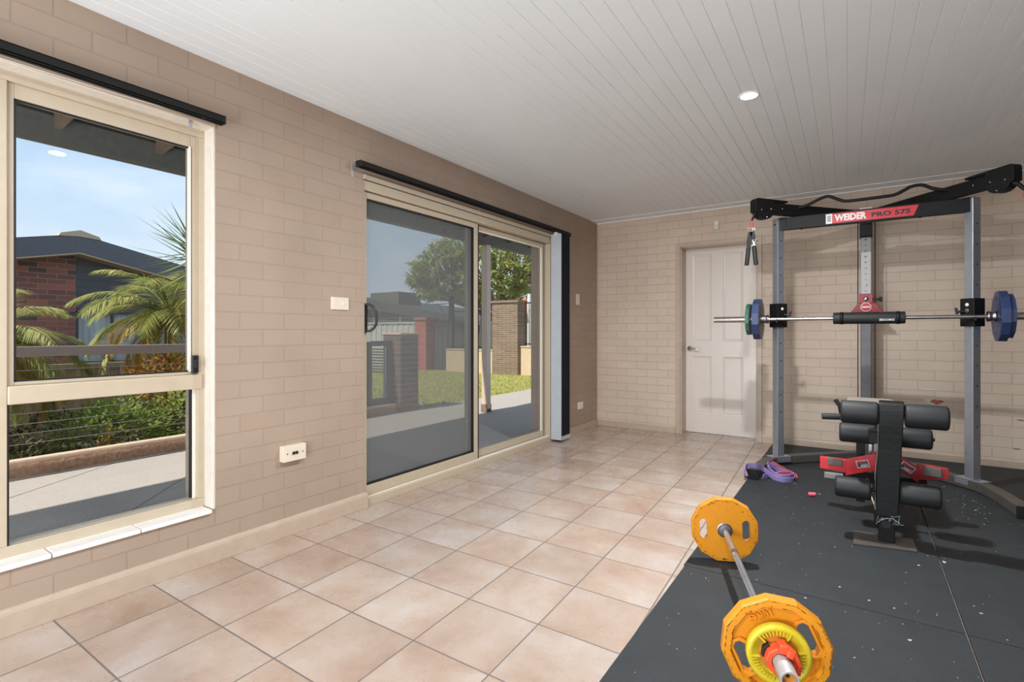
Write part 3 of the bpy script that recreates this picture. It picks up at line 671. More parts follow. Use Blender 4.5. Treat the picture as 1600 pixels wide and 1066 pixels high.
shrub('ground_cover_shrub', (-3.8, 1.15, -.1), (.45, .65, .24), 2000, M['leaf_d'], .07, .03, 'dark low ground cover behind the curb at the left of the window', seed=6)
shrub('ground_cover_shrub', (-4.6, 2.2, -.05), (.55, 1.3, .28), 2600, M['leaf_d'], .07, .03, 'dark dry undergrowth below the two palms', seed=7)
shrub('hedge_shrub', (-3.85, 3.9, .05), (.42, .5, .42), 1500, M['leaf_h'], .062, .034, 'green shrub past the right jamb of the window', seed=12)

# ---- beige sheet fence between garden and neighbour
def sheet_fence(name, x, y0, y1, z0, z1, m, label, axis='y', pitch=.16, group=None):
    r = thing(name, ((x, (y0+y1)/2, z0) if axis == 'y' else ((y0+y1)/2, x, z0)), label, 'fence', group)
    b = MB(); n = int((y1-y0)/pitch)
    prof = []
    for i in range(n+1):
        u = y0+i*pitch
        prof += [(u, 0), (u+pitch*.62, 0), (u+pitch*.70, .03), (u+pitch*.92, .03)]
    vs = []; fs = []
    for (u, dd) in prof:
        for z in (z0, z1): vs.append((x+dd, u, z) if axis == 'y' else (u, x-dd, z))
    for i in range(len(prof)-1): fs.append((2*i, 2*i+2, 2*i+3, 2*i+1))
    b.add(vs, fs); o = b.build('sheet_panel', m, r, fixn=False); sd = o.modifiers.new('t', 'SOLIDIFY'); sd.thickness = .006
    b = MB()
    if axis == 'y': b.box(x-.03, y0, z1-.02, x+.05, y1+pitch, z1+.03)
    else: b.box(y0, x-.05, z1-.02, y1+pitch, x+.03, z1+.03)
    b.build('top_rail', m, r)
    return r
sheet_fence('sheet_fence', -6.0, -1.5, 5.6, -.32, .66, M['beigef'], 'beige ribbed metal fence behind the palms')
# ---- neighbour's gabled house seen through the window
hx = -8.0; yp, zp = 3.08, 2.70; sl = .222
h = thing('neighbour_house', (-11, 3.0, -.3), 'neighbouring gabled house of red brick and dark cladding seen through the window', 'house')
TY = Matrix(((0, 0, 1, 0), (1, 0, 0, 0), (0, 1, 0, 0), (0, 0, 0, 1)))      # prism drawn in (y,z), extruded along x
yl, yr = -2.2, 7.2
def top(y): return zp-sl*abs(y-yp)
MB().prism([(yl, -.3), (3.12, -.3), (3.12, top(3.12)-.2), (yp, top(yp)-.2), (yl+.3, top(yl+.3)-.2)], -14, hx-.35, T=TY).build('brick_wall', M['bric'], h)
b = MB().prism([(3.12, 1.46), (6.4, 1.46), (6.4, top(6.4)-.2), (3.12, top(3.12)-.2)], -14, hx-.37, T=TY)
for k in range(8): b.box(hx-.375, 3.12, 1.5+k*.125, hx-.362, 6.4, 1.508+k*.125)
b.build('cladding', M['clad'], h)
MB().box(-14, 3.12, -.3, hx-.38, 6.4, .56).build('brick_wall', M['bric'], h)
MB().box(-14, 4.9, .56, hx-.38, 6.4, 1.46).build('brick_wall', M['bric'], h)
MB().prism([(yl, top(yl)-.29), (yp, zp-.29), (yr, top(yr)-.29), (yr, top(yr)), (yp, zp), (yl, top(yl))], hx-.03, hx, T=TY).build('fascia', M['fascia'], h)
MB().prism([(yl, top(yl)-.31), (yp, zp-.31), (yr, top(yr)-.31), (yr, top(yr)-.28), (yp, zp-.28), (yl, top(yl)-.28)], hx-.4, hx-.005, T=TY).build('soffit', M['beige'], h)
MB().prism([(yl, top(yl)-.03), (yp, zp-.03), (yr, top(yr)-.03), (yr, top(yr)+.015), (yp, zp+.015), (yl, top(yl)+.015)], -14.5, hx-.03, T=TY).build('roof', M['roofd'], h)
MB().prism([(yp-.28, top(yp-.28)+.01), (yp-.25, zp+.0), (yp, zp+.075), (yp+.25, zp+.0), (yp+.28, top(yp+.28)+.01), (yp, zp-.03)], -14.5, hx+.015, T=TY).build('ridge_cap', M['beige'], h)
wf = MB()
for y in (3.12, 3.62, 4.2, 4.86): wf.box(hx-.40, y, .56, hx-.36, y+.04, 1.46)
wf.box(hx-.40, 3.12, .56, hx-.36, 4.9, .60).box(hx-.40, 3.12, 1.42, hx-.36, 4.9, 1.46)
wf = wf.build('window', M['charcoal'], h)
b = MB(); n = 60; vs = []; fs = []
for i in range(n+1):
    y = 3.16+i*1.70/n; x = hx-.47+.018*math.sin(i*1.9)+.01*math.sin(i*.7)
    vs += [(x, y, .58), (x, y, 1.44)]
for i in range(n): fs.append((2*i, 2*i+2, 2*i+3, 2*i+1))
b.add(vs, fs, None, True); b.build('curtain', M['curtain'], wf, fixn=False)
MB().box(hx-.385, 3.16, .6, hx-.38, 4.86, 1.42).build('pane', M['glass'], wf)

# ---- brick gate pier and gate (seen through the mesh panel)
r = thing('brick_pier', (-3.28, 5.66, GZ), 'square weathered brick gate pier at the end of the patio curb', 'brick pier')
MB().box(-3.48, 5.476, GZ-.1, -3.10, 5.856, 1.06).build('pier_shaft', M['bricd'], r, bevel=.01)
MB().box(-3.50, 5.456, 1.06, -3.08, 5.876, 1.095).build('pier_cap', M['curbtop'], r, bevel=.012)
r = thing('garden_gate', (-3.30, 5.05, .04), 'charcoal steel garden gate frame with an open square beside the brick pier', 'gate')
MB().box(-3.33, 4.76, .04, -3.27, 5.08, .965).build('gate_leaf', M['charcoal'], r, bevel=.004)
b = MB().box(-3.33, 5.08, .90, -3.27, 5.47, .975).box(-3.33, 5.08, .04, -3.27, 5.47, .13).box(-3.33, 5.35, .13, -3.27, 5.47, .90)
b.build('gate_frame', M['charcoal'], r, bevel=.004)
MB().tube([(-3.27, 5.335, .12), (-3.27, 5.335, .88)], .011, 8).build('drop_bolt', M['cable'], r)
r = thing('slatted_screen', (-4.6, 6.7, GZ), 'dark louvred screen standing on the lawn behind the gate', 'louvre screen')
for k in range(9): MB().box(-5.0, 6.5-.0, .36+k*.052, -4.3, 6.52, .39+k*.052, T=None).build('louvre', M['charcoal'], r)
for x in (-5.0, -4.34): MB().box(x, 6.49, GZ, x+.04, 6.53, .86).build('screen_post', M['charcoal'], r)

# ---- far boundary, about 12 m up the yard
YF = 12.35
sheet_fence('sheet_fence', YF, -14.5, -9.45, GZ, 1.42, M['palef'], 'pale corrugated fence at the far end of the lawn', axis='x', pitch=.26)
b = MB()
for z in (1.50, 1.60): b.tube([(-14.5, YF, z), (-9.3, YF, z)], .006, 5)
o = b.build('fence_wire', M['cable'])
tag(o, 'thin wires strung above the pale corrugated fence', 'wire')
for k, x in enumerate((-13.0, -11.6, -10.3)): tag(MB().tube([(x, YF+.06, GZ), (x, YF+.06, 1.62)], .02, 6).build('wire_post', M['post']), 'slim pale post carrying the wires of the corrugated fence', 'post', 'wire posts on the corrugated fence')
r = thing('red_brick_pillar', (-9.07, YF, GZ), 'narrow red brick pillar ending the pale corrugated fence', 'brick pillar')
MB().box(-9.31, YF-.24, GZ-.1, -8.83, YF+.24, 1.50).build('pillar_shaft', M['bricr'], r); MB().box(-9.36, YF-.28, 1.50, -8.78, YF+.28, 1.58).build('pillar_cap', M['bricr'], r)
sheet_fence('sheet_fence', YF+.1, -8.8, -8.15, GZ, 1.35, M['charcoal'], 'dark corrugated gate between the red pillar and the rendered wall', axis='x', pitch=.2)
def iron_fence(name, x0, x1, y, zb, zt, label):
    r = thing(name, ((x0+x1)/2, y, zb), label, 'railing')
    for z in (zb+.04, zt-.06): MB().box(x0, y-.02, z, x1, y+.02, z+.03).build('rail', M['black'], r)
    n = int((x1-x0)/.115)
    for i in range(n+1): MB().tube([(x0+.02+i*.115, y, zb), (x0+.02+i*.115, y, zt)], .009, 5).build('picket', M['black'], r)
    return r
def rwall(name, x0, x1, zt, label):
    r = thing(name, ((x0+x1)/2, YF, GZ), label, 'garden wall')
    MB().box(x0, YF-.11, GZ-.1, x1, YF+.11, zt-.04).build('wall_body', M['render'], r)
    MB().box(x0, YF-.13, zt-.04, x1, YF+.13, zt).build('coping', M['beige'], r)
rwall('rendered_wall', -8.1, -6.25, .60, 'sand rendered garden wall seen through the dark mesh panel')
rwall('rendered_wall', -5.33, -1.5, .72, 'sand rendered garden wall right of the brick pillar')
iron_fence('iron_railing', -8.1, -6.25, YF, .60, 1.80, 'black picket railing on the rendered wall seen through the dark mesh panel')
iron_fence('iron_railing', -5.25, -3.2, YF, .72, 1.98, 'black picket railing on the wall right of the brick pillar')
r = thing('antenna_pole', (-8.14, YF+.2, GZ), 'tall dark pole with a small bracket against the sky', 'pole')
MB().box(-8.20, YF+.14, GZ, -8.08, YF+.26, 2.24).build('pole_shaft', M['black'], r)
MB().tube([(-8.9, YF+.2, 2.02), (-8.14, YF+.2, 2.02)], .014, 6).tube([(-8.75, YF+.2, 2.02), (-8.14, YF+.2, 1.45)], .012, 6).build('pole_bracket', M['black'], r)
r = thing('stone_pillar', (-5.78, YF, GZ), 'broad grey brown brick pillar at the end of the lawn, right glass panel', 'brick pillar')
MB().box(-6.22, YF-.25, GZ-.1, -5.34, YF+.25, 1.95).build('pillar_shaft', M['bricx'], r); MB().box(-6.26, YF-.29, 1.95, -5.30, YF+.29, 2.02).build('pillar_cap', M['bricx'], r)
tag(MB().box(-5.27, YF+.16, GZ, -5.19, YF+.24, 2.2).build('white_fence_post', M['white']), 'slim white post just right of the grey brown brick pillar', 'post')
# ---- buildings past the boundary
r = thing('neighbour_shed', (-14.5, 19, GZ), 'long dark roofed building with a roof box behind the corrugated fence', 'house')
TXZ = Matrix(((1, 0, 0, 0), (0, 0, 1, 0), (0, 1, 0, 0), (0, 0, 0, 1)))
MB().prism([(-24, GZ), (-10.2, GZ), (-10.2, 1.45), (-17.6, 2.35), (-24, 3.1)], 17.3, 22, T=TXZ).build('shed_wall', M['charcoal'], r)
MB().prism([(-24, 3.0), (-17.4, 2.22), (-10.0, 1.36), (-10.0, 1.50), (-15.27, 2.42), (-17.6, 2.72), (-24, 3.4)], 17.0, 22.5, T=TXZ).build('shed_roof', M['roofd'], r)
MB().box(-17.2, 17.1, 2.2, -15.27, 18.6, 3.02).build('roof_box', M['eave'], r)
r = thing('red_roof_house', (-8.5, 21, GZ), 'low house with a terracotta tiled roof behind the railing', 'house')
MB().box(-12.0, 20, GZ, -3, 26, 2.0).build('house_wall', M['render'], r)
MB().prism([(19.6, 1.95), (23, 2.95), (26.4, 1.95)], -12.3, -2.7, T=TY).build('tiled_roof', M['terra'], r)
sheet_fence('sheet_fence', 16.2, -9.8, -3.0, GZ, 1.45, M['palef'], 'white corrugated fence behind the black railing at the right', axis='x', pitch=.3)

# ---- frangipani
r = thing('frangipani_tree', (-7.05, 13.9, GZ), 'frangipani tree with a wide leafy crown beyond the far garden wall', 'tree')
rnd = random.Random(21); tips = []
bt = MB(); fork = V3((-7.1, 13.9, 1.35))
bt.tube([(-7.05, 13.9, GZ), (-7.12, 13.92, .6), fork], [.17, .14, .12], 9)
cc = V3((-8.1, 13.9, 3.0)); nodes = []
for i in range(13):
    a = 2*PI*i/13*1.0+rnd.uniform(-.2, .2); rr = rnd.uniform(.45, .62); nd = cc+V3((2.7*rr*math.cos(a), 2.0*rr*math.sin(a), rnd.uniform(-.75, -.1)))
    mid = fork.lerp(nd, .5)+V3((0, 0, rnd.uniform(-.05, .12))); bt.tube([fork, mid, nd], [.085, .062, .045], 6, caps=False); nodes.append(nd)
for i in range(430):
    v = V3((rnd.gauss(0, 1), rnd.gauss(0, 1), rnd.gauss(0, 1))).normalized(); k = .6+.4*rnd.random()**.5; k *= 1+.10*math.sin(v.x*7+1)*math.cos(v.y*5)
    p = cc+V3((2.75*v.x*k, 2.1*v.y*k, (1.32 if v.z > 0 else .98)*v.z*k)); nd = min(nodes, key=lambda q: (q-p).length)
    if p.z < 2.0 and p.x > -7.4 and rnd.random() < .35: continue
    mid = nd.lerp(p, .55)+V3((0, 0, -.06)); bt.tube([nd, mid, p], [.03, .022, .018], 5, caps=False); tips.append((p, (p-nd).normalized()))
bt.build('trunk', M['bark'], r)
b = MB()
for q, d_ in tips:
    for i in range(17):
        a = rnd.uniform(0, 2*PI); el = rnd.uniform(-.55, .85)
        dd = V3((math.cos(a)*math.cos(el), math.sin(a)*math.cos(el), math.sin(el)))
        leaf(b, q+dd*.02, dd, rnd.uniform(.22, .36), .085, .7)
b.build('foliage', M['leaf_f'], r, fixn=False)
b = MB()
for q, d_ in tips[::24]:
    for k in range(5):
        a = 2*PI*k/5; leaf(b, q+V3((0, 0, .12)), V3((math.cos(a), math.sin(a), .5)), .09, .06, .1)
b.build('blossom', M['white'], r, fixn=False)
# grass tufts over the nearer lawn
rnd = random.Random(9); b = MB()
for i in range(9000):
    x = -3.2-rnd.random()**1.3*7; y = 5.9+rnd.random()*6.2; a = rnd.uniform(0, 2*PI); hgt = rnd.uniform(.025, .06)
    dx, dy = math.cos(a)*.008, math.sin(a)*.008; lx, ly = rnd.uniform(-.02, .02), rnd.uniform(-.02, .02)
    b.add([(x-dx, y-dy, GZ-.006), (x+dx, y+dy, GZ-.006), (x+lx, y+ly, GZ+hgt)], [(0, 1, 2)])
o = b.build('grass', M['grass'], fixn=False); tag(o, 'short yellow green grass blades on the lawn', 'grass', kind='stuff')

# ================================================================== GYM CORNER
V = Vector
def rotz(cx, cy, a): return Matrix.Translation((cx, cy, 0)) @ Matrix.Rotation(a, 4, 'Z')
def capcyl(b, p0, p1, r, rc=.012, seg=28, m=None):
    """cylinder with rounded ends between two points"""
    p0, p1 = V(p0), V(p1); L_ = (p1-p0).length; q = (p1-p0).to_track_quat('Z', 'Y').to_matrix().to_4x4(); q.translation = p0
    pr = [(0, 0)]+[(r-rc+rc*math.sin(a), rc-rc*math.cos(a)) for a in [i*PI/2/4 for i in range(5)]]
    pr += [(r-rc+rc*math.cos(a), L_-rc+rc*math.sin(a)) for a in [i*PI/2/4 for i in range(5)]]+[(0, L_)]
    return b.lathe(pr, seg, m, q)
# ---- rubber mats, each laid loose
ys = [1.335, 2.447, 3.560, 4.640, 5.640]; xo = [(1.895, 2.895), (2.900, 3.900)]
for i in range(4):
    for j in range(2):
        x0, x1 = xo[j]; sh = [0.02, .0, 0, -.03][i] if j == 0 else 0
        lab = 'black speckled rubber floor mat, %s row%s, %s column' % (['nearest to the camera,', 'second', 'third', 'furthest'][i], ['', '', '', ' against the far wall'][i], ['left', 'right'][j])
        lab = ['nearest left rubber mat, under the front end of the floor barbell', 'nearest right rubber mat, at the lower right corner of the picture',
               'rubber mat under the far orange plate and the bench foot', 'rubber mat in the second row, right of the bench foot',
               'rubber mat carrying the left foot of the rack and the bands', 'rubber mat carrying the right foot of the rack',
               'rubber mat in the back row beside the panelled door', 'rubber mat in the back row at the right, against the far wall'][i*2+j]
        b = MB().box(x0+sh*.3, ys[i]+.0025, 0, x1, ys[i+1]-.0025, .015)
        o = b.build('rubber_mat', M['mat'], bevel=.003); tag(o, lab, 'floor mat', 'rubber floor mats')
TZ = .015
# ---- power rack
RK = thing('power_rack', (2.63, 4.9, TZ), 'grey and black power rack standing on the rubber mats against the far wall', 'power rack')
UY = 4.745; UL, UR = (2.032, UY), (3.236, UY)
for (x, y) in (UL, UR):
    b = MB(); b.box(-.0305, -.0305, .082, .0305, .0305, 2.035, T=rotz(x, y, math.radians(45 if x < 2.6 else 41)))
    o = b.build('upright', M['grey'], RK, bevel=.003)
    b = MB()
    for k in range(11):
        for a in (-135, -45):
            T = rotz(x, y, math.radians(45)) @ Matrix.Translation((.0312*(1 if a == -45 else 0), 0, 0))
        z = .45+k*.14
        T = rotz(x, y, math.radians(45)) @ Matrix.Translation((0, -.0306, z)) @ Matrix.Rotation(PI/2, 4, 'X')
        b.lathe([(0, .0004), (.006, .0004), (.006, -.001)], 10, T=T)
    b.build('adjustment_hole', M['blackp'], o)
    T = rotz(x, y, math.radians(45)) @ Matrix.Translation((-.0306, 0, 1.985)) @ Matrix.Rotation(-PI/2, 4, 'Y')
    MB().lathe([(0, .004), (.007, .004), (.008, 0), (0, 0)], 10, T=T).build('bolt', M['blackp'], o)
ft = smooth_path([(2.63, 5.36, .05), (2.35, 5.10, .05), (2.06, 4.80, .05), (1.985, 4.66, .05), (1.950, 4.45, .048), (1.925, 4.17, .048)], 4)
MB().tube(ft, 0, rect=(.078, .062), up=(0, 0, 1), m=None).build('base_beam', M['foot'], RK, bevel=.004)
ft = smooth_path([(2.63, 5.36, .05), (2.92, 5.08, .05), (3.20, 4.78, .05), (3.29, 4.64, .05), (3.345, 4.45, .048), (3.395, 4.15, .048)], 4)
MB().tube(ft, 0, rect=(.078, .062), up=(0, 0, 1)).build('base_beam', M['foot'], RK, bevel=.004)
for (x, y), a in ((UL, 45), (UR, -45)):   # welded foot plates
    b = MB(); b.box(-.085, -.046, .040, .085, -.040, .088, T=rotz(x, y, math.radians(a))); b.box(-.09, -.04, .081, .09, .04, .085, T=rotz(x, y, math.radians(a)))
    b.build('foot_bracket', M['grey'], RK, bevel=.002)
MB().box(1.872, 4.148, .0165, 1.972, 4.168, .088).build('end_cap', M['black'], RK, bevel=.004)
MB().box(3.345, 4.13, .0165, 3.450, 4.15, .088).build('end_cap', M['black'], RK, bevel=.004)
MB().box(2.57, 5.30, .016, 2.70, 5.42, .088).build('base_plate', M['foot'], RK, bevel=.003)
# crossbeam with bracket ends and badge
cb = MB().box(2.058, UY-.026, 1.937, 3.212, UY+.026, 2.035).build('crossbeam', M['black'], RK, bevel=.003)
for (x, s_) in ((2.045, 1), (3.18, -1)): MB().box(x, UY-.030, 1.935, x+.05, UY-.026, 2.037).build('bracket', M['black'], RK, bevel=.002)
b = MB()
for x in (2.20, 2.95): b.lathe([(0, 0), (.009, 0), (.009, -.006), (0, -.006)], 6, T=Matrix.Translation((x, UY, 1.937)))
b.build('bolt', M['black'], cb)
FY = UY-.0265
TF = Matrix(((1, 0, 0, 0), (0, 0, -1, FY), (0, 1, 0, 0), (0, 0, 0, 1)))      # drawing (x,z) on a face looking at -Y
bd = MB().prism([(2.408, 1.949), (2.912, 1.949), (2.940, 2.024), (2.408, 2.024)], 0, .001, m=M['rprint'], T=TF).prism([(2.368, 1.949), (2.410, 1.949), (2.410, 2.024), (2.368, 2.024)], 0, .0012, m=M['wprint'], T=TF)
bd.prism([(2.376, 1.962), (2.402, 1.962), (2.402, 2.012), (2.376, 2.012)], .0012, .0016, m=M['greyprint'], T=TF)
bd = bd.build('badge', M['rprint'], cb)
def put_text(txt, w_, h_, T, m, name, parent, bold=.0, spacing=1.0, ext=.0004):
    vs, fs = text(txt, 1.0, .0, bold, spacing)
    xs = [v[0] for v in vs]; y_ = [v[1] for v in vs]
    sx = w_/(max(xs)-min(xs)); sy = h_/(max(y_)-min(y_)); cx = (max(xs)+min(xs))/2; cy = (max(y_)+min(y_))/2
    b = MB(); b.add([((v[0]-cx)*sx, (v[1]-cy)*sy, v[2]+ext) for v in vs], fs, None, False, T)
    return b.build(name, m, parent, fixn=False)
put_text('WEIDER', .205, .052, TF @ Matrix.Translation((2.528, 1.988, .0012)), M['wprint'], 'lettering', bd, .045)
put_text('PRO 575', .235, .036, TF @ Matrix.Translation((2.778, 1.985, .0012)), M['ink'], 'lettering', bd, .045)
# rear column
MB().box(2.597, 5.295, .08, 2.672, 5.37, 1.30).build('column', M['col_d'], RK, bevel=.004)
c2 = MB().box(2.597, 5.295, 1.30, 2.672, 5.37, 1.91).build('column_scale', M['col_l'], RK, bevel=.004)
MB().box(2.590, 5.288, 1.905, 2.679, 5.377, 2.05).build('column_socket', M['black'], RK, bevel=.003)
TC = Matrix(((1, 0, 0, 0), (0, 0, -1, 5.2945), (0, 1, 0, 0), (0, 0, 0, 1)))
for k, ch in enumerate('BCDEFGHIJK'):
    put_text(ch, .018 if ch != 'I' else .005, .013, TC @ Matrix.Translation((2.6345, 1.888-k*.0485, 0)), M['ink'] if k < 5 else M['rprint'], 'letter', c2, .02)
for x in (2.578, 2.698): MB().tube([(x, 5.33, .06), (x, 5.33, 2.05)], .0035, 6).build('guide_cable', M['black'], RK)
# red carriage on the column
car = MB().box(2.588, 5.284, 1.345, 2.681, 5.38, 1.428)
car.prism([(2.520, 1.262), (2.765, 1.262), (2.700, 1.350), (2.578, 1.350)], -.012, .0, T=TC)
car = car.build('carriage', M['dred'], RK, bevel=.003)
T8 = TC @ Matrix.Translation((2.634, 1.315, .012))
b = MB(); b.prism(circ(.040, 8, a0=PI/8), 0, .001, m=M['wprint'], T=T8); b.prism(circ(.035, 8, a0=PI/8), .001, .0014, m=M['rprint'], T=T8); b.prism([(-.028, -.006), (.028, -.006), (.028, .007), (-.028, .007)], .0014, .0018, m=M['wprint'], T=T8)
b.build('warning_label', M['rprint'], car)
MB().lathe([(0, .004), (.018, .004), (.020, 0)], 20, T=TC @ Matrix.Translation((2.634, 1.385, .0112))).build('locator_disc', M['chrome'], car)
capcyl(capcyl(MB(), (2.68, 5.33, 1.38), (2.73, 5.33, 1.38), .010, .003, 12), (2.728, 5.33, 1.38), (2.748, 5.33, 1.38), .019, .006, 16).build('pull_pin', M['blackp'], car)
# top arms
def arm(end, sgn):
    c = V((2.632, 5.33, 2.087)); e = V((end[0], end[1], 2.087)); d_ = (e-c).normalized()
    e2 = e-d_*.13
    a = MB().tube([c, e2], 0, rect=(.042, .092), up=(0, 0, 1)).build('arm', M['black'], RK, bevel=.004)
    X = d_; T = Matrix.Translation(e) @ Matrix((X.to_tuple()+(0,), (0, 0, 1, 0), X.cross(V((0, 0, 1))).to_tuple()+(0,), (0, 0, 0, 1))).transposed()
    # T: local x outward along arm, y up, z sideways
    prof = [(-.31, .052), (-.31, .068), (-.02, .072), (-.004, .062), (0, .045), (0, -.035), (-.025, -.048)]
    prof += [(-.095+.075*math.cos(a_), -.035-.055*math.sin(a_)) for a_ in [PI*k/8 for k in range(1, 8)]]
    prof += [(-.175, -.035), (-.175, .052)]
    h = MB().prism(prof, -.032, .032, T=T).build('pulley_housing', M['black'], a, bevel=.003)
    b = MB()
    for sd in (.0322, -.0342):
        for k in range(6):
            an = PI*(.1+.16*k); b.box(.018, -.002, sd, .052, .002, sd+.002, T=T @ Matrix.Translation((-.095, -.025, 0)) @ Matrix.Rotation(-an, 4, 'Z'))
    b.build('vent_slot', M['gasket'], h)
    b = MB()
    for sd in (.032, -.036):
        for (px_, py_) in ((-.05, -.02), (-.10, -.075), (-.14, -.01), (-.25, .0)): b.lathe([(0, .004), (.004, .004), (.005, 0)], 8, T=T @ Matrix.Translation((px_, py_, sd)))
    b.build('screw_head', M['chrome'], h)
    return T, a, e, d_
TL_, aL, eL, dL = arm((1.888, 4.440), -1)
TR_, aR, eR, dR = arm((3.405, 4.425), 1)
bar = smooth_path([(2.165, 4.765, 2.110), (2.24, 4.75, 2.122), (2.335, 4.745, 2.162), (2.385, 4.745, 2.170), (2.44, 4.745, 2.142), (2.49, 4.745, 2.118), (2.56, 4.745, 2.114), (2.72, 4.745, 2.116), (2.80, 4.745, 2.120), (2.86, 4.745, 2.146), (2.90, 4.745, 2.166), (2.96, 4.745, 2.168), (3.02, 4.75, 2.136), (3.08, 4.752, 2.116), (3.165, 4.765, 2.106)], 5)
MB().tube(bar, .0125, 10).build('pull_up_bar', M['black'], RK)
MB().box(2.585, UY-.02, 2.0352, 2.665, UY+.026, 2.046).build('top_plate', M['greyprint'], RK, bevel=.001)
# bar hooks
for (x, y) in (UL, UR):
    T = rotz(x, y, math.radians(45))
    T0 = rotz(x, y, 0)
    b = MB().box(-.047, -.047, 1.142, .047, .047, 1.336, T=T)
    hk = b.build('bar_hook', M['black'], RK, bevel=.004)
    b = MB().box(-.008, -.108, 1.180, .008, -.045, 1.193, T=T0); b.box(-.008, -.110, 1.180, .008, -.1015, 1.206, T=T0)
    b.build('hook_lip', M['black'], hk, bevel=.002)
    T2 = T @ Matrix.Translation((-.0475, .0, 1.292)) @ Matrix.Rotation(-PI/2, 4, 'Y'); T3 = T @ Matrix.Translation((0, -.0475, 1.292)) @ Matrix.Rotation(PI/2, 4, 'X')
    b = MB()
    TT = T3 if x < 2.6 else T2
    b.lathe([(0, .0025), (.011, .0025), (.012, 0)], 16, m=M['wprint'], T=TT)
    if x > 2.6: b.lathe([(0, .003), (.013, .003), (.014, 0)], 16, m=M['iron'], T=T2 @ Matrix.Translation((-.04, 0, 0)))
    b.build('label_disc', M['wprint'], hk)
    k = (x+.045, y-.02) if x < 2.6 else (x-.045, y-.03)
    s_ = 1 if x < 2.6 else -1
    capcyl(capcyl(MB(), (k[0], k[1], 1.245), (k[0]+s_*.045, k[1], 1.245), .008, .002, 10), (k[0]+s_*.04, k[1]-.0, 1.228), (k[0]+s_*.046, k[1], 1.272), .008, .003, 10).build('release_lever', M['blackp'], hk)

# ---- cable links and strap hanging from the arms
def link(e, d_, label):
    pass
lk = MB().tube(smooth_path([(1.902, 4.452, 2.045), (1.895, 4.446, 2.02), (1.884, 4.438, 1.995), (1.880, 4.436, 1.985)], 4), [.011]*4+[.009]*4+[.008]*4+[.007], 10)
lk.build('swivel_link', M['black'], RK)
lk = MB().tube(smooth_path([(3.385, 4.437, 2.04), (3.405, 4.43, 2.03), (3.425, 4.42, 2.00), (3.434, 4.417, 1.985)], 4), [.014]*4+[.012]*4+[.010]*4+[.008], 10)
lk.build('swivel_link', M['black'], RK)
def carabiner(p, label):
    c = V(p); w_, h_ = .011, .026
    pts = []
    for k in range(24):
        a = 2*PI*k/24; pts.append(c+V((w_*math.cos(a)*(1 if abs(math.sin(a)) < .9 else .9), 0, h_*math.sin(a))))
    pts.append(pts[0]); b = MB().tube(pts, .0032, 8, caps=False)
    return tag(b.build('carabiner', M['rprint']), label, 'carabiner', 'red carabiners on the rack arms')
carabiner((1.878, 4.432, 1.957), 'red carabiner holding the black strap handle at the left arm of the rack')
carabiner((3.437, 4.412, 1.957), 'red carabiner hanging from the right arm of the rack at the picture edge')
st = thing('strap_handle', (1.877, 4.43, 1.62), 'black nylon strap handle with two foam grips hanging from the left rack arm', 'strap handle')
for k, dx in enumerate((-.008, .008)):
    c = V((1.877+dx, 4.43+.004*k, 1.909)); pts = [c+V((.0195*math.cos(2*PI*i/24), 0, .0195*math.sin(2*PI*i/24))) for i in range(25)]
    MB().tube(pts, .002, 8, caps=False).build('ring', M['chrome'], st)
b = MB()
for s_ in (-1, 1):
    b.tube([(1.877+s_*.006, 4.43, 1.895), (1.877+s_*.016, 4.43, 1.84), (1.877+s_*.022, 4.43, 1.75)], 0, rect=(.030, .008), up=(0, 1, 0))
    # rect: width along x, thickness along y
b.build('webbing', M['vinyl'], st)
for s_ in (-1, 1):
    capcyl(MB(), (1.877+s_*.020, 4.43, 1.772), (1.877+s_*.034, 4.43, 1.632), .0165, .004, 16).build('foam_grip', M['foam'], st)
TS = Matrix(((1, 0, 0, 1.897), (0, 0, -1, 4.4145), (0, 1, 0, 1.80), (0, 0, 0, 1)))
b = MB()
for (x, z, w_, h_) in ((-.006, .02, .006, .02), (0, 0, .012, .028), (.008, -.012, .008, .012), (-.010, -.016, .010, .007), (.012, .018, .003, .03)): b.box(x-w_/2, z-h_/2, 0, x+w_/2, z+h_/2, .0006, T=TS)
b.build('printed_mark', M['wprint'], st)

# ---- weight plates
def ringplate(name, T, R_, th, hole, m, label, nside=12, face=None, holes=0, hr=.02, group=None, cat='weight plate'):
    """disc with a bore; local z is the axis, 0..th"""
    outer = circ(R_, nside, a0=PI/nside); inner = circ(hole, 24)
    loops = [outer, inner]+[[(hr*math.cos(2*PI*k/14)*.75+R_*.68*math.cos(2*PI*j/holes+PI/2), hr*math.sin(2*PI*k/14)+R_*.68*math.sin(2*PI*j/holes+PI/2)) for k in range(14)] for j in range(holes)]
    vs, fs = plate_shape(loops, th, .003)
    zc = [v[2] for v in vs]; z0 = min(zc); sc_ = th/(max(zc)-z0)
    r = thing(name, T.translation, label, cat, group)
    b = MB(); b.add([(v[0], v[1], (v[2]-z0)*sc_) for v in vs], fs, None, False, T); b.build('plate_body', m, r, fixn=False)
    if face:
        vs, fs = plate_shape([circ(R_*.93, nside, a0=PI/nside), inner]+loops[2:], .002, 0)
        b = MB(); b.add([(v[0], v[1], v[2]+(th if face[1] > 0 else 0)) for v in vs], fs, None, False, T); b.build('machined_face', face[0], r, fixn=False)
    return r
BY, BZ = 4.660, 1.208
TX = lambda x: Matrix.Translation((x, BY, BZ)) @ Matrix.Rotation(PI/2, 4, 'Y')       # local z -> +x
bb = thing('barbell', (2.63, BY, BZ-.025), 'long steel barbell resting on the hooks of the power rack', 'barbell')
MB().tube([(1.97, BY, BZ), (3.33, BY, BZ)], .0135, 16).build('shaft', M['steel'], bb)
MB().tube([(1.548, BY, BZ), (1.975, BY, BZ)], .0245, 24).build('sleeve', M['steel'], bb)
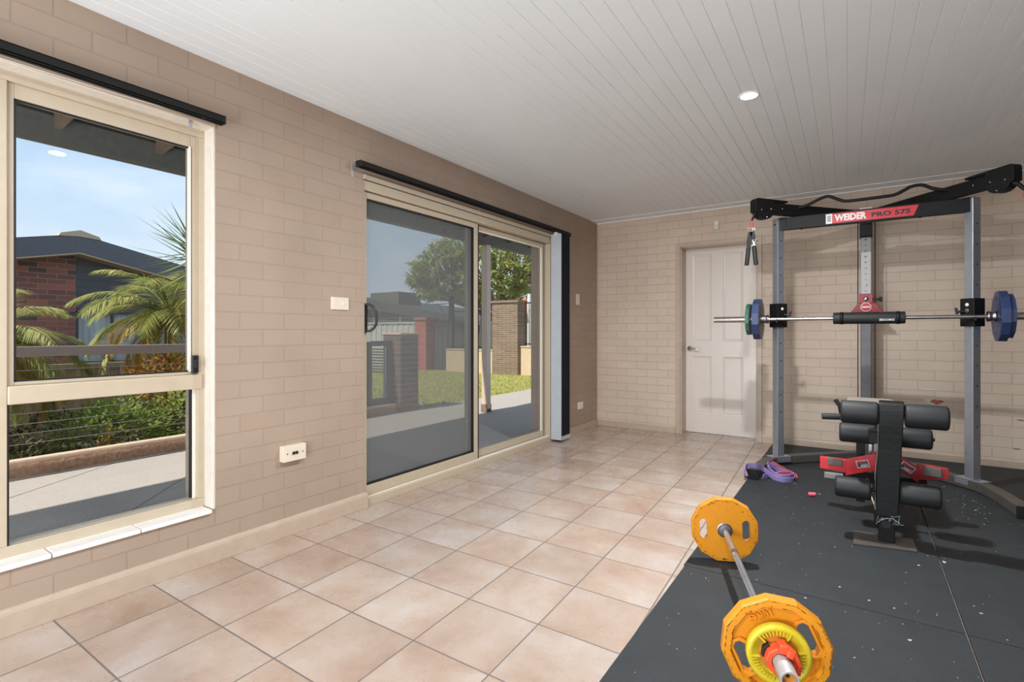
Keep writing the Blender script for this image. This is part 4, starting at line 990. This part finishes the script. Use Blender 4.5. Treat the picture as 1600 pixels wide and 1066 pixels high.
MB().tube([(3.325, BY, BZ), (3.78, BY, BZ)], .0245, 24).build('sleeve', M['steel'], bb)
for x in (1.925, 3.298): MB().lathe([(.013, 0), (.034, 0), (.036, .003), (.036, .012), (.032, .016), (.032, .032), (.036, .036), (.036, .045), (.013, .045)], 28, T=TX(x)).build('collar', M['steel'], bb)
ringplate('weight_plate', TX(1.812), .132, .028, .0250, M['green'], 'green weight plate, outermost on the left end of the racked barbell', face=(M['iron'], 1), holes=2, group='plates on the racked barbell')
ringplate('weight_plate', TX(1.866), .170, .052, .0250, M['blue'], 'blue weight plate on the left end of the racked barbell beside the green one', face=(M['iron'], 1), holes=2, group='plates on the racked barbell')
ringplate('weight_plate', TX(3.345), .172, .045, .0250, M['blue'], 'large blue weight plate, inner one on the right end of the racked barbell', face=(M['blue'], -1), holes=4, hr=.018, group='plates on the racked barbell')
ringplate('weight_plate', TX(3.391), .150, .028, .0250, M['blue'], 'smaller dark blue plate behind the large one at the right end of the racked barbell', group='plates on the racked barbell')
pd = thing('bar_pad', (2.638, BY, BZ-.045), 'black foam squat pad wrapped round the middle of the racked barbell', 'bar pad')
capcyl(MB(), (2.418, BY, BZ), (2.860, BY, BZ), .044, .006, 36).build('foam_tube', M['foam'], pd)
for x in (2.462, 2.806): MB().lathe([(.0435, 0), (.047, 0), (.047, .022), (.0435, .022)], 32, T=TX(x)).build('velcro_strap', M['vinyl'], pd)
b = MB()
vs, fs = text('DMOOSE', 1, 0, .03); xs = [v[0] for v in vs]; y_ = [v[1] for v in vs]
sx = .088/(max(xs)-min(xs)); sy = .017/(max(y_)-min(y_)); cx0 = (max(xs)+min(xs))/2; cy0 = (max(y_)+min(y_))/2
nv = []
for v in vs:
    u = -(v[0]-cx0)*sx; t = -(v[1]-cy0)*sy; an = math.radians(-20)+t/.0446            # wrapped round the pad, upside down
    nv.append((2.750+u, BY-.0446*math.cos(an), BZ+.0446*math.sin(an)))
b.add(nv, fs); b.build('lettering', M['wprint'], pd, fixn=False)

# ---- bench with rollers and red press arms
BN = thing('roller_bench', (2.70, 3.30, TZ), 'folded black exercise bench with six foam rollers standing on the mats', 'exercise bench')
MB().prism([(2.556, 3.360), (2.553, 3.155), (2.818, 3.218), (2.812, 3.392)], TZ, .024).build('foot_plate', M['foot'], BN, bevel=.002)
MB().box(2.662, 3.262, .024, 2.730, 3.318, .20).build('front_post', M['black'], BN, bevel=.004)
b = MB(); b.lathe([(0, .002), (.020, .002), (.021, 0)], 20, smooth=False, T=Matrix(((1, 0, 0, 2.694), (0, 0, -1, 3.262), (0, 1, 0, .115), (0, 0, 0, 1)))); b.build('end_plug', M['gasket'], BN)
prof = smooth_path([(3.238, .160, 0), (3.236, .30, 0), (3.226, .50, 0), (3.208, .66, 0), (3.212, .735, 0), (3.262, .752, 0)], 4)
prof = [(p.x, p.y) for p in prof]+[(3.285, .745), (3.268, .66), (3.285, .5), (3.295, .3), (3.290, .160)]
b = MB(); n = len(prof)
def wx(z): t = (z-.16)/.59; return 2.650+.013*t, 2.742+.024*t
vs = [(wx(z)[0], y, z) for y, z in prof]+[(wx(z)[1], y, z) for y, z in prof]
b.add(vs, [list(range(n)), list(range(n, 2*n))[::-1]]+[(i, (i+1) % n, n+(i+1) % n, n+i) for i in range(n)])
b.build('padded_lever', M['vinyl'], BN, bevel=.004)
MB().tube(smooth_path([(2.6485, 3.262, .20), (2.648, 3.262, .35), (2.655, 3.25, .45), (2.660, 3.242, .55), (2.661, 3.24, .64)], 5), .0035, 6).build('edge_trim', M['chrome'], BN)
fl = MB(); rnd = random.Random(3)
for k in range(11):
    p = V((rnd.uniform(2.655, 2.74), 3.236+rnd.uniform(-.01, 0), rnd.uniform(.15, .17))); fl.tube([p, p+V((rnd.uniform(-.02, .02), -.008, rnd.uniform(-.03, .012))), p+V((rnd.uniform(-.03, .03), -.012, rnd.uniform(-.035, .012)))], .001, 5)
fl.build('frayed_thread', M['greyprint'], BN)
def roller(x0, x1, y, z, r): capcyl(MB(), (x0, y, z), (x1, y, z), r, .014, 32).build('foam_roller', M['foam'], BN)
roller(2.497, 2.662, 3.252, .682, .060); roller(2.768, 2.940, 3.252, .682, .060)
roller(2.486, 2.655, 3.45, .540, .054); roller(2.745, 2.896, 3.45, .540, .054)
roller(2.471, 2.630, 3.262, .280, .054); roller(2.750, 2.912, 3.262, .288, .056)
for (x0, x1, y, z) in ((2.50, 2.935, 3.252, .682), (2.49, 2.905, 3.45, .54), (2.475, 2.91, 3.262, .284)): MB().tube([(x0, y, z), (x1, y, z)], .009, 12).build('axle', M['black'], BN)
MB().prism([(2.545, 3.52), (2.515, 3.56), (2.515, 4.02), (2.545, 4.06), (2.735, 4.06), (2.765, 4.02), (2.765, 3.56), (2.735, 3.52)], .622, .678).build('seat_pad', mat('seat_vinyl_grey_sheen', (148, 142, 132), .5), BN, bevel=.012)  # grey reflection on the pad top painted into the vinyl colour
MB().box(2.62, 3.28, .52, 2.665, 3.75, .58).build('seat_rail', M['black'], BN, bevel=.003)
MB().box(2.55, 3.70, .575, 2.73, 3.95, .622).build('seat_bracket', M['black'], BN, bevel=.003)
MB().box(2.565, 3.78, .07, 2.610, 3.83, .60).build('rear_leg', M['black'], BN, bevel=.003)
MB().box(2.645, 3.30, .10, 2.695, 4.25, .16).build('main_beam', M['black'], BN, bevel=.003)
MB().box(2.52, 4.20, TZ, 2.82, 4.26, .10).build('rear_foot', M['foot'], BN, bevel=.003)
MB().box(2.628, 3.76, .16, 2.645, 3.79, .44).box(2.655, 3.74, .30, 2.680, 3.78, .46).build('chrome_post', M['chrome'], BN, bevel=.002)
capcyl(MB(), (2.395, 3.60, .598), (2.52, 3.62, .602), .0185, .004, 16).build('grip_handle', M['foam'], BN)
MB().tube([(2.462, 3.62, .70), (2.485, 3.62, .665), (2.495, 3.63, .60)], 0, rect=(.022, .03), up=(0, 1, 0)).build('grip_bracket', M['black'], BN, bevel=.002)
MB().tube([(2.618, 3.75, .23), (2.632, 3.5, .20), (2.652, 3.33, .165)], .0035, 6).build('pull_cord', M['beige'], BN)
# red spotter arms left and right
def press_arm(plate, armq, grip, ya, lab, flip, m):
    TP = Matrix(((1, 0, 0, 0), (0, 0, -1, ya), (0, 1, 0, 0), (0, 0, 0, 1)))
    a = MB().prism(plate, 0, .006, T=TP); a.prism(armq, -.06, -.008, T=TP)
    o = a.build('press_arm', m, BN, bevel=.002)
    MB().prism(grip, -.02, .004, T=TP).build('grip_sleeve', mat('grey_grip_sleeve', (96, 92, 88), .6), o, bevel=.003)
    return o, TP
o, TP = press_arm([(2.512, .238), (2.662, .291), (2.664, .393), (2.512, .338)], [(2.379, .261), (2.379, .328), (2.528, .325), (2.528, .251)], [(2.420, .292), (2.420, .331), (2.496, .328), (2.496, .290)], 3.70, '', 1, M['red'])
def decal(o, TP, cx, cz, ang, w_=.062, h_=.042):
    T = TP @ Matrix.Translation((cx, cz, .0062)) @ Matrix.Rotation(ang, 4, 'Z')
    b = MB(); b.prism([(-w_/2, -h_/2), (w_/2, -h_/2), (w_/2, h_/2), (-w_/2, h_/2)], 0, .0006, m=M['wprint'], T=T); b.prism([(-w_/2+.003, -h_/2+.003), (w_/2-.003, -h_/2+.003), (w_/2-.003, h_/2-.003), (-w_/2+.003, h_/2-.003)], .0006, .001, m=M['navy'], T=T)
    dd = b.build('decal', M['navy'], o)
    put_text('POWER', w_*.78, h_*.34, T @ Matrix.Translation((-.002, .008, .001)), M['rprint'], 'lettering', dd, .03)
    put_text('ASSIST', w_*.62, h_*.30, T @ Matrix.Translation((.006, -.009, .001)), M['wprint'], 'lettering', dd, .03)
decal(o, TP, 2.598, .320, math.radians(14))
o, TP = press_arm([(2.760, .318), (2.858, .249), (2.860, .332), (2.760, .410)], [(2.852, .262), (2.856, .352), (2.992, .340), (2.992, .284)], [(2.882, .296), (2.882, .348), (2.960, .340), (2.960, .292)], 3.70, '', -1, M['dred'])
decal(o, TP, 2.808, .330, math.radians(-33), .066, .040)
b = MB(); 
MB().box(2.40, 3.73, .20, 2.50, 3.755, .235).build('link_bar', M['steel'], BN, bevel=.002)
MB().box(2.50, 3.735, .20, 2.90, 3.765, .26).build('cross_tube', M['black'], BN, bevel=.002)
# ---- resistance bands at the left foot of the rack
def band(name, pts, m, label, w_=.034, t=.005):
    b = MB(); b.tube(smooth_path(pts, 7), 0, rect=(t, w_), up=(.12, -.25, 1)); o = b.build(name, m); tag(o, label, 'resistance band'); return o
band('resistance_band', [(1.895, 4.115, .040), (1.878, 4.135, .090), (1.898, 4.165, .112), (1.950, 4.19, .110), (1.995, 4.26, .070), (2.060, 4.215, .035), (2.135, 4.19, .032), (2.190, 4.26, .032), (2.160, 4.36, .036), (2.08, 4.40, .05), (2.030, 4.37, .085), (2.005, 4.33, .098), (2.035, 4.25, .072), (2.10, 4.20, .052), (2.165, 4.23, .055), (2.175, 4.31, .05), (2.11, 4.36, .04), (2.04, 4.30, .032), (1.99, 4.21, .031)], M['purple'], 'lilac rubber resistance band draped over the left foot of the rack')
band('resistance_band', [(2.000, 4.42, .070), (2.012, 4.34, .060), (2.06, 4.28, .045), (2.12, 4.285, .065), (2.185, 4.33, .050), (2.205, 4.28, .04), (2.18, 4.39, .034), (2.11, 4.44, .05), (2.045, 4.42, .088), (2.02, 4.46, .085), (2.09, 4.48, .04), (2.14, 4.455, .035)], M['pink'], 'pink rubber resistance band tangled with the lilac one at the rack foot', .022)
tag(capcyl(MB(), (2.300, 3.93, .028), (2.345, 3.945, .030), .0125, .006, 14).build('pink_hand_grip', M['pink']), 'small pink grip end lying on the mat left of the red press arm', 'grip')

# ---- barbell on the floor
P0 = V((2.419, 1.557, .165+.003)); BD = V((-.34, .94, 0)).normalized(); BX = V((0, 0, 1)).cross(-BD)
def TB(s_, rot=0): return frame(P0+BD*s_, BX, (0, 0, 1)) @ Matrix.Rotation(rot, 4, 'Z')      # local z points back to the camera
fb = thing('barbell', (P0+BD*.6)-V((0, 0, .025)), 'short steel barbell lying on the mats between two orange plates', 'barbell')
def P_(s_): return P0+BD*s_
b = MB(); b.lathe([(.0248, -.0015), (.0248, -.20)], 32, T=TB(0)); b.lathe([(.0195, .0), (.0238, .0)], 32, T=TB(0), smooth=False); b.lathe([(.0238, .0), (.0248, -.0015)], 32, T=TB(0), smooth=False); b.lathe([(.0195, 0), (.0195, -.05)], 32, T=TB(0)); b.lathe([(0, -.022), (.0195, -.022)], 24, m=M['rust'], T=TB(0)); b.lathe([(0, -.0215), (.006, -.0215)], 6, m=M['gasket'], T=TB(0), smooth=False); b.build('sleeve', M['sleeve'], fb)
MB().tube([P_(.19), P_(1.10)], .0130, 20).build('shaft', mat('polished_dark_shaft', (190, 196, 206), .24, .85), fb)
MB().tube([P_(.80), P_(.835)], .0142, 20).build('knurl_ring', M['steel'], fb)
MB().lathe([(.012, -.012), (.034, -.012), (.036, -.008), (.036, .0), (.012, 0)], 28, T=TB(.182)).build('collar', M['steel'], fb)
b = MB(); b.lathe([(.012, .010), (.026, .010), (.028, .006), (.030, .0)], 30, m=M['iron'], T=TB(1.078)); b.lathe([(.030, .001), (.0325, .001), (.034, .0)], 30, m=M['chrome'], T=TB(1.078)); b.build('collar', M['iron'], fb)
MB().tube([P_(1.08), P_(1.29)], .0248, 24).build('sleeve', M['chrome'], fb)
def orange_plate(s_, rot, label, flip):
    """s_ = position of the flat back face nearer far end; front (recessed) face towards local +z unless flipped"""
    T = TB(s_, rot) if not flip else TB(s_, rot) @ Matrix.Rotation(PI, 4, 'Y')
    r = thing('weight_plate', P_(s_)-V((0, 0, .153)), label, 'weight plate', None)
    R_ = .1525; n = 12
    def slot(cx, gx=0, gy=0):
        w2, h2, c = .017+gx, .049+gx, .011
        return [(cx-w2, -h2+c), (cx-w2+c, -h2), (cx+w2-c, -h2), (cx+w2, -h2+c), (cx+w2, h2-c), (cx+w2-c, h2), (cx-w2+c, h2), (cx-w2, h2-c)]
    b = MB()
    vs, fs = plate_shape([circ(R_-.004, n, a0=PI/n), circ(.0255, 28), slot(-.094), slot(.094)], .020, 0)
    b.add([(v[0], v[1], v[2]+.010) for v in vs], fs, None, False, T)
    # bevelled rim
    o_ = circ(R_, n, a0=PI/n); prof = [(R_-.006, 0), (R_, .006), (R_, .034), (R_-.005, .040), (R_-.024, .040), (R_-.030, .020)]
    vs = []; fs = []
    for (r_, z_) in prof:
        for k in range(n): a = 2*PI*k/n+PI/n; vs.append((r_*math.cos(a), r_*math.sin(a), z_))
    for i in range(len(prof)-1):
        for k in range(n): fs.append((i*n+k, i*n+(k+1) % n, (i+1)*n+(k+1) % n, (i+1)*n+k))
    b.add(vs, fs, None, False, T)
    for cx in (-.094, .094):                               # raised lips round the grip openings
        vs, fs = plate_shape([slot(cx, .008), slot(cx)], .012, .0015)
        b.add([(v[0], v[1], v[2]+.024) for v in vs], fs, None, False, T)
    b.lathe([(.0255, .0), (.0255, .038), (.042, .038), (.046, .020)], 32, T=T)
    rn = random.Random(int(s_*1000))                        # enamel knocked off along the edges, bare dark iron
    def fleck(rad, a, z, l, w_, wall=False):
        pts_ = []
        for k in range(7):
            q = 2*PI*k/7; u = l*math.cos(q)*rn.uniform(.6, 1.1); v_ = w_*math.sin(q)*rn.uniform(.5, 1.2)
            sec = 2*PI/n; a2 = a+u/rad; am = (math.floor((a2-PI/n)/sec)+.5)*sec+PI/n; rr = rad*math.cos(PI/n)/math.cos(a2-am)
            pts_.append((rr*math.cos(a2), rr*math.sin(a2), z+v_) if wall else ((rr+v_)*math.cos(a2), (rr+v_)*math.sin(a2), z))
        b.add(pts_, [list(range(7))], M['gasket'], False, T)
    for k in range(95):
        a = rn.uniform(0, 2*PI); l = rn.choice([.002, .003, .003, .005, .009])
        if flip:
            fleck(R_-.0085-abs(rn.gauss(0, .004)), a, -.0004, l, rn.uniform(.0008, .002))
        else:
            fleck(R_-.007, a, .0404, l, rn.uniform(.0006, .0016)); 
            if k % 2: fleck(R_-.0225, rn.uniform(0, 2*PI), .0404, l, rn.uniform(.0005, .0014))
    b.build('plate_body', M['orange'], r, fixn=False)
    vs, fs = text('10KG', 1, 0, .02); xs = [v[0] for v in vs]; y_ = [v[1] for v in vs]; sx = .060/(max(xs)-min(xs)); sy = .023/(max(y_)-min(y_)); cx0 = (max(xs)+min(xs))/2; cy0 = (max(y_)+min(y_))/2
    vs, fs = text('10KG', 1, .0, .0)
    cu_ = MB()
    top_v = [((v[0]-cx0)*sx*1.08, (v[1]-cy0)*sy-.0985, .0235) for v in vs]; cu_.add(top_v, fs, None, False, T)
    cu = cu_.build('raised_lettering', M['orange'], r, fixn=False); sd = cu.modifiers.new('t', 'SOLIDIFY'); sd.thickness = .007; sd.offset = 0
    return r
orange_plate(.175, math.radians(180+24), 'scuffed orange ten kilo plate on the near end of the floor barbell', False)
orange_plate(1.080, math.radians(2), 'scuffed orange plate at the far end of the floor barbell', True)
# small yellow plate, in front
r = thing('weight_plate', P_(.13)-V((0, 0, .088)), 'small yellow plate stacked in front of the near orange plate', 'weight plate')
T = TB(.133)
b = MB(); b.lathe([(.0255, 0), (.084, 0), (.0875, .004), (.0875, .020), (.085, .026), (.074, .028), (.070, .022), (.058, .020), (.054, .014), (.0255, .014)], 48, T=T)
b.build('plate_body', M['yellow'], r)
b = MB(); b.lathe([(.026, .0150), (.0535, .0150)], 40, T=T); b.build('recessed_ring', M['rust'], r, fixn=False)
for base_a in (100, 220, 340):
    b = MB()
    for k in range(8):
        a = math.radians(base_a-28+k*8); b.box(.060, -.0018, .019, .0745, .0018, .0275, T=T @ Matrix.Rotation(a, 4, 'Z'))
    for s2 in (-34, 36): b.box(.052, -.0022, .014, .076, .0022, .0285, T=T @ Matrix.Rotation(math.radians(base_a+s2), 4, 'Z'))
    b.build('grip_rib', M['yellow'], r)

for txt, a0 in (('1.25 KG', 168), ('STANDARD', 40)):
    vs, fs = text(txt, 1, 0, .01); xs = [v[0] for v in vs]; y_ = [v[1] for v in vs]; wd = .034; sx = wd/(max(xs)-min(xs)); sy = .008/(max(y_)-min(y_)); cx0 = (max(xs)+min(xs))/2; cy0 = (max(y_)+min(y_))/2
    if txt == 'STANDARD': continue
    nv = []
    for v in vs:
        a = math.radians(a0)-((v[0]-cx0)*sx)/.042; rr = .042+(v[1]-cy0)*sy; nv.append((rr*math.cos(a), rr*math.sin(a), .0155))
    b = MB(); b.add(nv, fs, None, False, T); b.build('lettering', M['wprint'], r, fixn=False)
# spring collar clamp
r = thing('barbell_clamp', P_(.09)-V((0, 0, .045)), 'orange plastic clamp collar locking the plates at the near end of the barbell', 'barbell clamp')
T = TB(.112, math.radians(-12))
out = [(.043*math.cos(a), .040*math.sin(a)) for a in [2*PI*k/10+.2 for k in range(10)]]
vs, fs = plate_shape([out, circ(.0262, 24)], .030, .003); zc = min(v[2] for v in vs)
b = MB(); b.add([(v[0], v[1], v[2]-zc) for v in vs], fs, None, False, T)
b.build('collar_body', M['clamp'], r, fixn=False)
b = MB(); b.box(-.011, .028, .004, .011, .052, .044, T=T @ Matrix.Rotation(math.radians(8), 4, 'Z')); b.box(-.009, .030, .036, .009, .046, .058, T=T @ Matrix.Rotation(math.radians(-14), 4, 'Z')); b.tube([(0, .049, .03), (.022, .040, .036), (.042, .010, .036), (.045, -.018, .030)], 0, rect=(.012, .016), up=(0, 0, 1), T=T)
b.build('lever', M['clamp'], r, bevel=.003)
b = MB(); b.tube([(-.044, -.01, .006), (-.046, .012, .006), (-.036, .028, .006)], 0, rect=(.006, .018), up=(0, 0, 1), T=T)
b.build('rubber_insert', M['gasket'], r, bevel=.001)
b = MB()
for (x, y) in ((-.0335, -.004), (-.028, -.022)): b.lathe([(0, .0312), (.003, .0312)], 10, T=T @ Matrix.Translation((x, y, 0)))
b.build('pin_hole', M['gasket'], r, fixn=False)

# ---- chips of paint and lint scattered over the mats
rnd = random.Random(17); b = MB()
pts = [(3.08, 4.705, 1.2), (3.005, 4.481, .7), (3.173, 4.186, 1.6), (3.193, 4.029, 1), (2.911, 3.156, 2.2), (2.609, 2.535, 1.2), (2.69, 2.518, 1.1), (2.724, 2.288, 1.4), (2.967, 2.659, 1.2), (2.507, 2.599, 1), (2.393, 2.414, 1.2), (2.807, 3.046, 1.2), (2.16, 4.05, 1), (2.2, 4.2, 1), (2.36, 4.02, 2)]
for i in range(230): pts.append((rnd.uniform(1.93, 3.6), 1.5+rnd.random()*3.3, rnd.uniform(.18, .6)))
for i in range(40): pts.append((rnd.gauss(3.1, .12), rnd.gauss(4.2, .22), rnd.uniform(.3, .8)))
for (x, y, s_) in pts:
    a = rnd.uniform(0, 2*PI); l, w_ = .0055*s_*rnd.uniform(.8, 1.4), .003*s_
    q = []
    for k in range(5): an = a+2*PI*k/5; q.append((x+math.cos(an)*(l if k in (0, 2) else w_), y+math.sin(an)*(l if k in (0, 3) else w_)))
    if any(abs(y-yy) < .008 for yy in ys): continue
    b.prism(q, TZ+.0002, TZ+.0002+.0012)
o = b.build('debris', M['debris']); tag(o, 'pale paint chips and lint scattered over the black mats', 'debris', kind='stuff')

# ================================================================== LIGHT, SKY, CAMERA
w = bpy.data.worlds.new('sky'); SC.world = w; w.use_nodes = True; nt = w.node_tree; nt.nodes.clear(); L = nt.links
o = N(nt, 'ShaderNodeOutputWorld'); bg = N(nt, 'ShaderNodeBackground'); L.new(bg.outputs[0], o.inputs[0]); bg.inputs['Strength'].default_value = SKY
tc = N(nt, 'ShaderNodeTexCoord'); sp = N(nt, 'ShaderNodeSeparateXYZ'); L.new(tc.outputs['Generated'], sp.inputs[0])
rp = N(nt, 'ShaderNodeValToRGB'); L.new(sp.outputs['Z'], rp.inputs[0]); e = rp.color_ramp.elements
e[0].position = 0.0; e[0].color = lin((218, 228, 238)); e[1].position = .65; e[1].color = lin((140, 166, 196)); k = e.new(.22); k.color = lin((186, 210, 235)); k = e.new(.40); k.color = lin((150, 184, 220))
mp = N(nt, 'ShaderNodeMapping'); mp.inputs['Scale'].default_value = (1, 1, 3.2); L.new(tc.outputs['Generated'], mp.inputs[0])
no = N(nt, 'ShaderNodeTexNoise'); no.inputs['Scale'].default_value = 2.6; no.inputs['Detail'].default_value = 7; no.inputs['Roughness'].default_value = .55; L.new(mp.outputs[0], no.inputs['Vector'])
mr = N(nt, 'ShaderNodeMapRange'); mr.inputs['From Min'].default_value = .48; mr.inputs['From Max'].default_value = .72; mr.inputs['To Max'].default_value = .55; L.new(no.outputs['Fac'], mr.inputs['Value'])
mx = N(nt, 'ShaderNodeMix', data_type='RGBA'); L.new(mr.outputs['Result'], mx.inputs['Factor']); L.new(rp.outputs[0], mx.inputs['A']); mx.inputs['B'].default_value = (.86, .91, .96, 1)
L.new(mx.outputs['Result'], bg.inputs['Color'])

def light(name, kind, loc, energy, color=(1, 1, 1), **k):
    l = bpy.data.lights.new(name, kind); l.energy = energy; l.color = color
    ob = bpy.data.objects.new(name, l); COL.objects.link(ob); ob.location = loc
    for a, v in k.items(): setattr(l, a, v)
    return ob
sun = light('sun', 'SUN', (0, 0, 8), SUN, (1, .95, .87), angle=math.radians(.7))
sun.rotation_euler = Vector(SUNDIR).to_track_quat('Z', 'Y').to_euler()
# unseen fill lamp added in the rear opening to light the room
dl = light('rear_fill_lamp', 'AREA', ((RX0+RX1)/2, YB-.02, 1.1), REAR_FILL, (.90, .95, 1), shape='RECTANGLE', size=RX1-RX0, size_y=2.15)
dl.rotation_euler = Vector((0, -1, -.35)).to_track_quat('Z', 'Y').to_euler()
# second unseen fill lamp, added low and tilted up to brighten the ceiling
dl2 = light('ceiling_fill_lamp', 'AREA', ((RX0+RX1)/2, YB+.02, .65), CEIL_FILL, (.90, .95, 1), shape='RECTANGLE', size=RX1-RX0, size_y=1.2)
dl2.rotation_euler = Vector((0, -1, -1.0)).to_track_quat('Z', 'Y').to_euler()
for x, y in [(2.077, 3.067), (2.0, 1.26), (2.0, -.6)]:
    a = light('downlight_lamp', 'AREA', (x, y, H-.012), DOWN*(2.3 if y > 3 else .9), (.96, .98, 1), shape='DISK', size=.09)
    a.rotation_euler = (0, 0, 0)

cam = bpy.data.cameras.new('camera'); co = bpy.data.objects.new('camera', cam); COL.objects.link(co)
co.location = (CX, 0, 1.10); co.rotation_euler = (PI/2, 0, math.radians(33.772))
cam.sensor_fit = 'HORIZONTAL'; cam.sensor_width = 36; cam.lens = 36*804.5/1600; cam.shift_y = -13.3/1600; cam.clip_start = .02; cam.clip_end = 300
SC.camera = co
SC.view_settings.view_transform = 'Standard'; SC.view_settings.look = 'None'; SC.view_settings.gamma = 1; SC.view_settings.exposure = EXPO
SC.view_settings.use_curve_mapping = False
cy = SC.cycles; cy.use_denoising = True; cy.max_bounces = 10; cy.diffuse_bounces = 6; cy.glossy_bounces = 4; cy.transparent_max_bounces = 16; cy.sample_clamp_indirect = 6; cy.caustics_reflective = False; cy.caustics_refractive = False
try: cy.denoiser = 'OPENIMAGEDENOISE'
except Exception: pass
